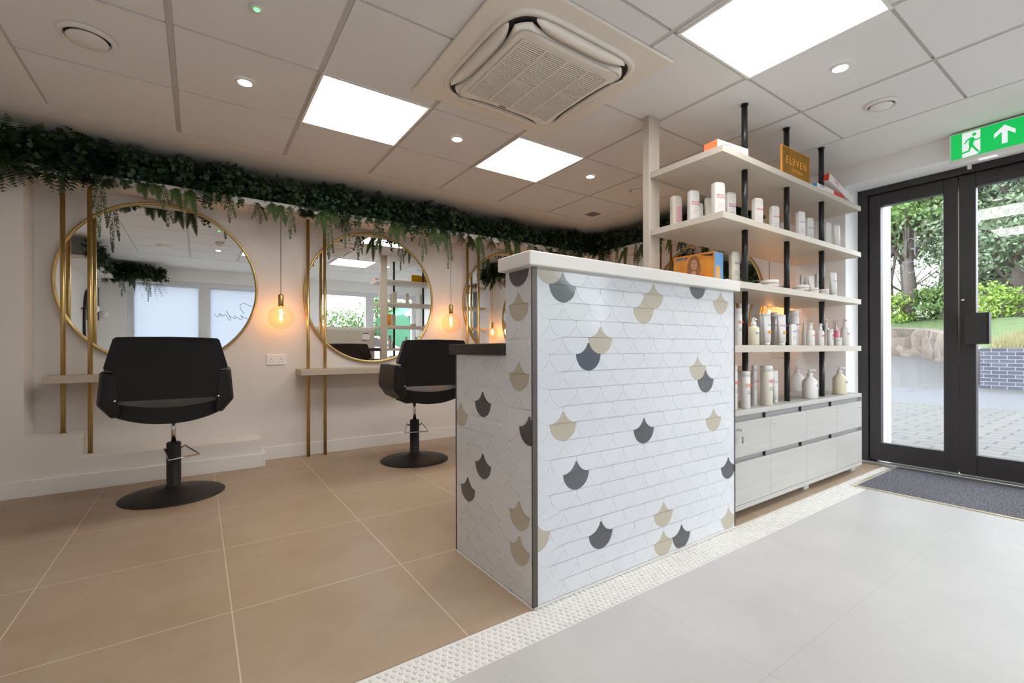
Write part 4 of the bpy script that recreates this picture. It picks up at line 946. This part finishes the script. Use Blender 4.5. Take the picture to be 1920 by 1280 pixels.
def mass(mb, P0, P1, out, n_per_m, depth=.30, h0=GS + .048, h1=CEIL):
    """dense foliage along the segment P0-P1; out = unit vector away from the wall"""
    P0, P1, out = Vector(P0), Vector(P1), Vector(out); L = (P1 - P0).length; al = (P1 - P0).normalized(); Z = Vector((0, 0, 1))
    for _ in range(int(L * n_per_m)):
        s_ = random.uniform(0, L); bulge = .75 + .25 * math.sin(s_ * 5.1) * math.sin(s_ * 2.3 + 1)
        th = random.uniform(-1.15, 1.35)               # angle round the garland, down-front to up
        rad = random.uniform(.02, .085) * bulge
        base = P0 + al * s_ + out * (depth - .13 + rad * math.cos(th)) + Z * (h0 + .078 + rad * 1.15 * math.sin(th))
        d = out * math.cos(th) + Z * math.sin(th) + al * random.uniform(-.9, .9)
        typ = random.random(); mi = random.choices((0, 1, 2), (.64, .31, .05))[0]
        Lf = random.uniform(.08, .16) * bulge
        if typ < .76: frond(mb, base, d, Lf * random.choice((1, 1, 1.3)), random.uniform(.024, .042), random.uniform(.4, 1.6), mi, npairs=8, roll=random.uniform(-.8, .8), tooth=random.choice((.35, .5)))
        else:
            c = base + d.normalized() * random.uniform(.02, .09)
            for k in range(5): ivy(mb, c + Vector([random.uniform(-.035, .035) for _ in range(3)]), out + Vector([random.uniform(-.7, .7) for _ in range(3)]), random.uniform(.012, .022), random.choices((0, 1, 2), (.52, .34, .14))[0])
    for i, v in enumerate(mb.v):
        if v[2] > CEIL - .004: mb.v[i] = (v[0], v[1], CEIL - .004 - random.random() * .02)
def fronts(parent, data, fixed, axis, h=GS + .03):
    for kind, a, L in data:
        x, y = (a, fixed) if axis == 'x' else (fixed, a)
        hang(kind, parent, x, y + random.uniform(-.01, .01), h, L, rz=random.uniform(-.3, .3) - (PI / 2 if axis == 'y' else 0))
g = thing('foliage_garland', 'long dark green artificial foliage garland along the mirror wall shelf', 'garland', (0, 0, 0))
b = MB(); b.box(-.88, 4.0, 4.02, 4.25, GS + .048, GS + .22); b.build('garland_core', soil_m, g)
mb = MB(); mass(mb, (-1.0, 4.22, 0), (4.0, 4.22, 0), (0, -1, 0), 560); 
for k in range(60):   # big lacy fern bush at the left end, over the pier edge
    base = Vector((-.93 + random.uniform(-.09, .10), 4.02 - random.uniform(0, .05), 2.13 + random.uniform(-.04, .06)))
    a = random.uniform(0, 2 * PI); d = Vector((math.cos(a), -.6, math.sin(a) * .8 - .1))
    frond(mb, base, d, random.uniform(.12, .22), .032, random.uniform(.3, 1.0), random.choice((0, 1, 1)), npairs=11, roll=random.uniform(-.6, .6), tooth=.32)
mb.build('leaf_mass', [leaf_dark, leaf_mid, leaf_yel], g, fix=False)
# hanging sprays, left to right
fronts(g, [('lace', -.93, .20), ('lace', -.86, .14), ('lace', -.99, .16), ('ivy', -.70, .09), ('lace', -.60, .08), ('string', -.53, .40), ('lace', -.47, .08), ('ivy', -.40, .06),
           ('sword', -.31, .12), ('sword', -.24, .12), ('string', -.20, .16), ('sword', -.13, .16), ('sword', -.05, .20), ('ivy', .06, .12), ('ivy', .12, .07), ('string', .19, .20), ('ivy', .26, .07),
           ('lace', .36, .18), ('sword', .47, .16), ('sword', .53, .18), ('string', .60, .26), ('lace', .68, .08), ('lace', .73, .07), ('sword', .83, .22), ('sword', .93, .14), ('string', .88, .36), ('string', 1.02, .28),
           ('lace', 1.00, .16), ('ivy', 1.12, .10), ('string', 1.29, .26), ('ivy', 1.33, .12), ('sword', 1.44, .26), ('sword', 1.51, .18), ('ivy', 1.62, .14), ('string', 1.72, .32), ('sword', 1.83, .24), ('sword', 1.92, .22),
           ('string', 1.98, .36), ('lace', 2.10, .12), ('lace', 2.20, .16), ('sword', 2.32, .26), ('string', 2.33, .34), ('lace', 2.44, .14), ('sword', 2.66, .22), ('sword', 2.78, .26), ('lace', 3.02, .2), ('string', 2.95, .22),
           ('lace', 3.22, .18), ('lace', 3.42, .2), ('string', 3.55, .26), ('ivy', 3.7, .2)], 3.955, 'x')
g = thing('foliage_garland', 'shorter green foliage garland along the right wall behind the shelves', 'garland', (0, 0, 0))
b = MB(); b.box(3.98, 4.21, 1.84, 3.95, GS + .048, GS + .22); b.build('garland_core', soil_m, g)
mb = MB(); mass(mb, (XR - .04, 1.86, 0), (XR - .04, 3.95, 0), (-1, 0, 0), 520); mb.build('leaf_mass', [leaf_dark, leaf_mid, leaf_yel], g, fix=False)
fronts(g, [('sword', 3.80, .26), ('lace', 3.70, .2), ('string', 3.58, .34), ('sword', 3.46, .28), ('string', 3.30, .36), ('lace', 3.2, .22), ('ivy', 3.0, .2), ('sword', 2.85, .2), ('lace', 2.7, .2), ('string', 2.5, .2), ('lace', 2.3, .2), ('sword', 2.1, .18)], 3.91, 'y')
g = thing('foliage_garland', 'bushy green foliage garland reflected in the left mirror', 'garland', (0, 0, 0))
mb = MB(); mass(mb, (XL + .04, 1.0, 0), (XL + .04, YW + .06, 0), (1, 0, 0), 360); mass(mb, (XL + .1, YW + .04, 0), (-.45, YW + .04, 0), (0, 1, 0), 620); mb.build('leaf_mass', [leaf_dark, leaf_mid, leaf_yel], g, fix=False)
fronts(g, [('lace', -.5, .26), ('lace', -.58, .32), ('string', -.66, .36), ('lace', -.74, .3), ('sword', -.85, .2), ('string', -.98, .3)], YW + .30, 'x')

# oval mirror with globe lights on the left wall (seen in the left mirror)
t = thing('oval_mirror', 'tall oval black framed mirror reflected in the left mirror', 'mirror', (XL, -.62, 1.30))
b = MB(); N = 64; b.tube([(.02, .28 * math.cos(2 * PI * i / N), .50 * math.sin(2 * PI * i / N)) for i in range(N)], .014, 8, closed=True); b.build('frame', blackpole_m, t)
b = MB(); b.add([(.014, .275 * math.cos(2 * PI * i / N), .495 * math.sin(2 * PI * i / N)) for i in range(N)], [tuple(range(N))]); b.build('mirror_glass', mirror_m, t)
for y, z, lab in ((-.22, 1.50, 'white globe wall lamp left of the oval mirror'), (-1.0, 1.47, 'white globe wall lamp beside the frosted window')):
    t = thing('wall_lamp', lab, 'wall lamp', (XL, y, z))
    b = MB(); b.tube([(0, 0, 0), (.08, 0, 0)], .008, 8); b.tube([(.08, 0, -.10), (.08, 0, .42)], .006, 8); b.build('bracket', blackpole_m, t)
    b = MB(); b.lathe([(max(.001, .06 * math.sin(PI * i / 16)), -.06 * math.cos(PI * i / 16)) for i in range(17)], .14, 0, 28, caps=False); b.build('globe', plast_m, t)

# ------------------------------------------------------------------ outside
pave_m = tile_mat('block_paving', (70, 67, 63), (80, 76, 71), (34, 32, 30), 4.8, .1, .20, .30, .020, .8, 3.0, ystagger=True)
band_m = mat('smooth_paving_band', (72, 72, 75), .8, var=.05, vscale=2)
drive_m = mat('concrete_drive', (74, 72, 70), .85, var=.06, vscale=1)
grass_m = mat('lawn', (68, 86, 42), .9, var=.3, vscale=6, bump=.6, bscale=20)
def gz(X): return 0 if X < 14 else (X - 14) * .055
b = MB(); b.box(4.75, 10.1, -8, 12, -.12, -.03, 0); b.box(10.1, 14.0, -8, 14, -.12, -.035, 1)
b.add([(14, -12, -.035), (24, -12, 1.0), (24, 4, .93), (24, 16, .45), (14, 20, -.035)], [(0, 1, 2, 3, 4)], 2)
b.box(-20, 4.75, -40, YW - .22, -.12, -.03, 2); b.box(4.75, 40, -40, -8, -.12, -.03, 2)
struct(b.build('ground', [pave_m, band_m, drive_m]), 'block paving and drive outside the doors')
# stone wall
stone_m = bpy.data.materials.new('rubble_stone'); stone_m.use_nodes = True; q = stone_m.node_tree; pb = q.nodes['Principled BSDF']; pb.inputs['Roughness'].default_value = .9
co = q.nodes.new('ShaderNodeTexCoord'); vo = q.nodes.new('ShaderNodeTexVoronoi'); vo.inputs['Scale'].default_value = 3.2; q.links.new(co.outputs['Object'], vo.inputs['Vector'])
r1 = q.nodes.new('ShaderNodeValToRGB'); r1.color_ramp.elements[0].color = (*lin((80, 70, 62)), 1); r1.color_ramp.elements[1].color = (*lin((112, 102, 92)), 1); sp = q.nodes.new('ShaderNodeSeparateColor')
q.links.new(vo.outputs['Color'], sp.inputs[0]); q.links.new(sp.outputs[0], r1.inputs[0]); q.links.new(r1.outputs[0], pb.inputs['Base Color'])
v2 = q.nodes.new('ShaderNodeTexVoronoi'); v2.feature = 'DISTANCE_TO_EDGE'; v2.inputs['Scale'].default_value = 3.2; q.links.new(co.outputs['Object'], v2.inputs['Vector'])
bp = q.nodes.new('ShaderNodeBump'); bp.inputs['Distance'].default_value = .05; q.links.new(v2.outputs['Distance'], bp.inputs['Height']); q.links.new(bp.outputs[0], pb.inputs['Normal'])
rowA = [(14.95, 2.62, .86), (16.2, 2.98, 1.0), (18.6, 3.7, 1.30), (20.6, 4.8, 1.55), (21.6, 6.7, 1.70), (22.6, 9.2, 1.66), (23.6, 14.2, 1.62)]
b = MB(); vs = []; N = len(rowA) - 1
for x, y, z in rowA: vs += [(x - .22, y + .1, -.1), (x - .22, y + .1, z), (x + .22, y - .1, z + .03), (x + .22, y - .1, -.1)]
b.add(vs, [(4 * i + j, 4 * i + (j + 1) % 4, 4 * i + 4 + (j + 1) % 4, 4 * i + 4 + j) for i in range(N) for j in range(4)] + [(0, 1, 2, 3), tuple(4 * N + j for j in (3, 2, 1, 0))])
o = b.build('stone_wall', stone_m); tag(o, 'low rubble stone wall across the drive, seen through the left door', 'wall')
# dark brick wall
brick_m = bpy.data.materials.new('dark_brick'); brick_m.use_nodes = True; q = brick_m.node_tree; pb = q.nodes['Principled BSDF']; pb.inputs['Roughness'].default_value = .8
co = q.nodes.new('ShaderNodeTexCoord'); mp = q.nodes.new('ShaderNodeMapping'); mp.inputs['Rotation'].default_value = (PI / 2, 0, PI / 2); q.links.new(co.outputs['Object'], mp.inputs[0])
sxx = q.nodes.new('ShaderNodeSeparateXYZ'); cmb = q.nodes.new('ShaderNodeCombineXYZ'); q.links.new(co.outputs['Object'], sxx.inputs[0]); q.links.new(sxx.outputs[1], cmb.inputs[0]); q.links.new(sxx.outputs[2], cmb.inputs[1])
bt = q.nodes.new('ShaderNodeTexBrick'); bt.inputs['Scale'].default_value = 1; bt.inputs['Brick Width'].default_value = .24; bt.inputs['Row Height'].default_value = .082; bt.inputs['Mortar Size'].default_value = .007
bt.inputs['Color1'].default_value = (*lin((56, 58, 68)), 1); bt.inputs['Color2'].default_value = (*lin((74, 76, 86)), 1); bt.inputs['Mortar'].default_value = (*lin((122, 124, 132)), 1)
q.links.new(cmb.outputs[0], bt.inputs['Vector']); q.links.new(bt.outputs[0], pb.inputs['Base Color'])
b = MB(); b.box(14.4, 14.7, -8, 2.46, -.1, .90); o = b.build('brick_wall', brick_m); tag(o, 'dark blue brick retaining wall beyond the right door', 'wall')
rA = [(14.7, -8, .85)] + [(x + .1, y - .05, z - .02) for x, y, z in rowA]
rB = [(20, -8, 1.7), (20, 2.2, 1.75), (21, 3.0, 1.85), (22.5, 3.8, 1.95), (24, 5, 2.05), (25, 6.5, 2.1), (26, 9.5, 2.1), (27, 15, 2.1)]
rC = [(42, y * 2, 3.3) for x, y, z in rB]
b = MB(); b.add(rA + rB + rC, [(k * 8 + i, k * 8 + i + 1, k * 8 + 9 + i, k * 8 + 8 + i) for k in range(2) for i in range(7)])
struct(b.build('ground_bank', grass_m), 'grass bank rising behind the walls')

leaf_t = [mat('tree_green_a', (92, 120, 62), .7, var=.3, vscale=1), mat('tree_green_b', (98, 116, 88), .7, var=.3, vscale=1), mat('tree_green_c', (118, 146, 58), .7, var=.3, vscale=1)]
bark_m = mat('bark', (84, 76, 72), .9, var=.2, vscale=3)
def tree(name, label, x, y, z, h, r, mi, clumps, seed, trunk_r=.22, low=.35, lean=0.0, nleaf=55, cat='tree'):
    random.seed(seed); t = thing(name, label, cat, (x, y, z), group='trees beyond the doors' if cat == 'tree' else None)
    b = MB(); top = Vector((lean, 0, h * .8)); pts = [Vector((0, 0, -.3)).lerp(top, k / 6) + Vector((random.uniform(-.12, .12), random.uniform(-.12, .12), 0)) for k in range(7)]
    b.tube(pts, [trunk_r * (1 - .12 * k) for k in range(7)], 8)
    cl = []
    for k in range(clumps):
        a = random.uniform(0, 2 * PI); zz = h * random.uniform(low, 1.0); rr = r * random.uniform(.15, 1.0) * (1.15 - .5 * max(0, zz / h - .5)); c = Vector((rr * math.cos(a) + lean * zz / h, rr * math.sin(a), zz)); cl.append(c)
        if k % 3 == 0:
            st = pts[min(6, max(1, int((zz / h) * 5)))]; b.tube([st, st.lerp(c, .5) + Vector((0, 0, .15)), c], [.06, .04, .015], 5)
    b.build('trunk', bark_m, t)
    b = MB(); cs = r * .34
    for c in cl:
        for _ in range(nleaf):
            p = c + Vector((random.gauss(0, cs * .55), random.gauss(0, cs * .55), random.gauss(0, cs * .33))); s_ = random.uniform(.04, .085) * (1 + h / 14)
            n = Vector((random.gauss(0, 1), random.gauss(0, 1), random.gauss(0, 1))).normalized(); d_, a_, b_ = frame(n, random.uniform(0, 6))
            b.add([p + a_ * s_, p + b_ * s_ * .5, p - a_ * s_, p - b_ * s_ * .5], [(0, 1, 2, 3)], 0)
    b.build('crown', leaf_t[mi], t, fix=False)
tree('pine_tree', 'grey green pine with straight trunk, left in the left door pane', 26.5, 7.6, 2.1, 11, 2.4, 1, 130, 1, low=.36, nleaf=120)
tree('leafy_tree', 'bright leafy tree with slim trunk, centre of the left door pane', 24.6, 6.3, 2.1, 9.5, 2.0, 0, 90, 2, low=.40, trunk_r=.26, nleaf=120)
tree('leafy_tree', 'forked leafy tree at the right side of the left door pane', 28.5, 6.1, 2.2, 11.5, 2.6, 0, 110, 3, low=.36, lean=.6, nleaf=120)
tree('pine_tree', 'dense grey green pine filling the right door pane', 26.8, 4.0, 2.1, 9.4, 2.2, 1, 130, 4, low=.10, nleaf=120)
tree('pine_tree', 'wide pine with dark trunk at the right edge of the picture', 24.0, 2.9, 2.1, 6.2, 2.2, 1, 90, 5, low=.28, trunk_r=.4, nleaf=120)
tree('leafy_tree', 'farther leafy tree behind the two trees of the left pane', 38, 10.0, 3.0, 13, 4.4, 1, 120, 6, low=.30, nleaf=110)
tree('leafy_tree', 'low pale green tree behind the dense pine', 38, 3.5, 3.0, 6.0, 4.0, 2, 60, 8, low=.05, nleaf=90)
tree('shrub', 'bright yellow green shrub on the bank under the leafy tree', 24.3, 6.9, 1.9, 1.2, 1.1, 2, 26, 9, trunk_r=.05, low=.1, nleaf=110, cat='shrub')
tree('shrub', 'mid green shrub on the bank at the right of the left pane', 24.6, 5.5, 1.9, 1.4, 1.1, 0, 26, 10, trunk_r=.05, low=.1, nleaf=110, cat='shrub')
tree('shrub', 'green bush above the brick wall behind the grasses', 22.3, 3.3, 1.8, 1.1, 1.0, 2, 26, 11, trunk_r=.05, low=.1, nleaf=110, cat='shrub')
random.seed(21)
b = MB(); tall_m = mat('dry_grass', (126, 120, 84), .9, var=.25, vscale=4)
for k in range(3500):
    x = random.uniform(14.9, 17.6); y = random.uniform(-2, 2.4); z = .8 + (x - 14.9) * .10; h = random.uniform(.18, .45); a = random.uniform(-.12, .12)
    b.add([(x, y - .012, z), (x, y + .012, z), (x + random.uniform(-.1, .1), y + a, z + h)], [(0, 1, 2)])
o = b.build('tall_grass', tall_m, fix=False); tag(o, 'pale seeding grass above the dark brick wall', 'grass', kind='stuff')
# beyond the window wall: hedge, gabled building and cars (seen in the mirrors)
random.seed(31)
tree('hedge_tree', 'low green trees reflected in the middle mirror', 5.6, -17, 0, 2.7, 2.2, 0, 50, 12, low=.05, trunk_r=.08, nleaf=110)
tree('hedge_tree', 'green tree at the right of the middle mirror reflection', 8.9, -18, 0, 4.0, 2.2, 0, 60, 13, low=.05, trunk_r=.08, nleaf=110)
t = thing('outbuilding', 'green and white gabled outbuilding reflected in the middle mirror', 'building', (11.2, -12, 0))
b = MB(); b.prism([(-3, 0), (3, 0), (3, 2.6), (0, 4.3), (-3, 2.6)], lambda u, v: (u, 0, v), lambda u, v: (u, -5, v)); b.build('wall', mat('green_cladding', (40, 108, 72), .7), t)
b = MB(); b.tube([(-3.2, .1, 2.5), (0, .1, 4.4), (3.2, .1, 2.5)], .12, 6); b.build('bargeboard', upvc_m, t)
def car(label, x, y, rz, m):
    t = thing('car', label, 'car', (x, y, 0), rz)
    side = [(-2.1, .35), (-2.15, .7), (-1.7, .9), (-1.1, 1.0), (-.5, 1.42), (.8, 1.45), (1.6, 1.0), (2.05, .9), (2.1, .35)]
    b = MB(); b.prism(side, lambda u, v: (u, -.85, v), lambda u, v: (u, .85, v)); b.build('body', m, t, bevel=.06)
    b = MB(); b.prism([(-1.0, 1.02), (-.48, 1.36), (.75, 1.38), (1.35, 1.02)], lambda u, v: (u, -.87, v), lambda u, v: (u, .87, v)); b.build('windows', frame_m, t)
    for sx_ in (-1.35, 1.35):
        for sy_ in (-.8, .8):
            b = MB(); b.lathe([(.33, -.1), (.33, .1)], n=24); b.build('wheel', blackmet_m, t, loc=(sx_, sy_, .33), rot=(PI / 2, 0, 0))
car('silver car parked outside, reflected in the middle mirror', 5.3, -10.5, .2, mat('silver_paint', (180, 184, 190), .3, metal=.3))
car('blue car parked outside, reflected in the middle mirror', 8.6, -7.0, .3, mat('blue_paint', (70, 100, 140), .3))
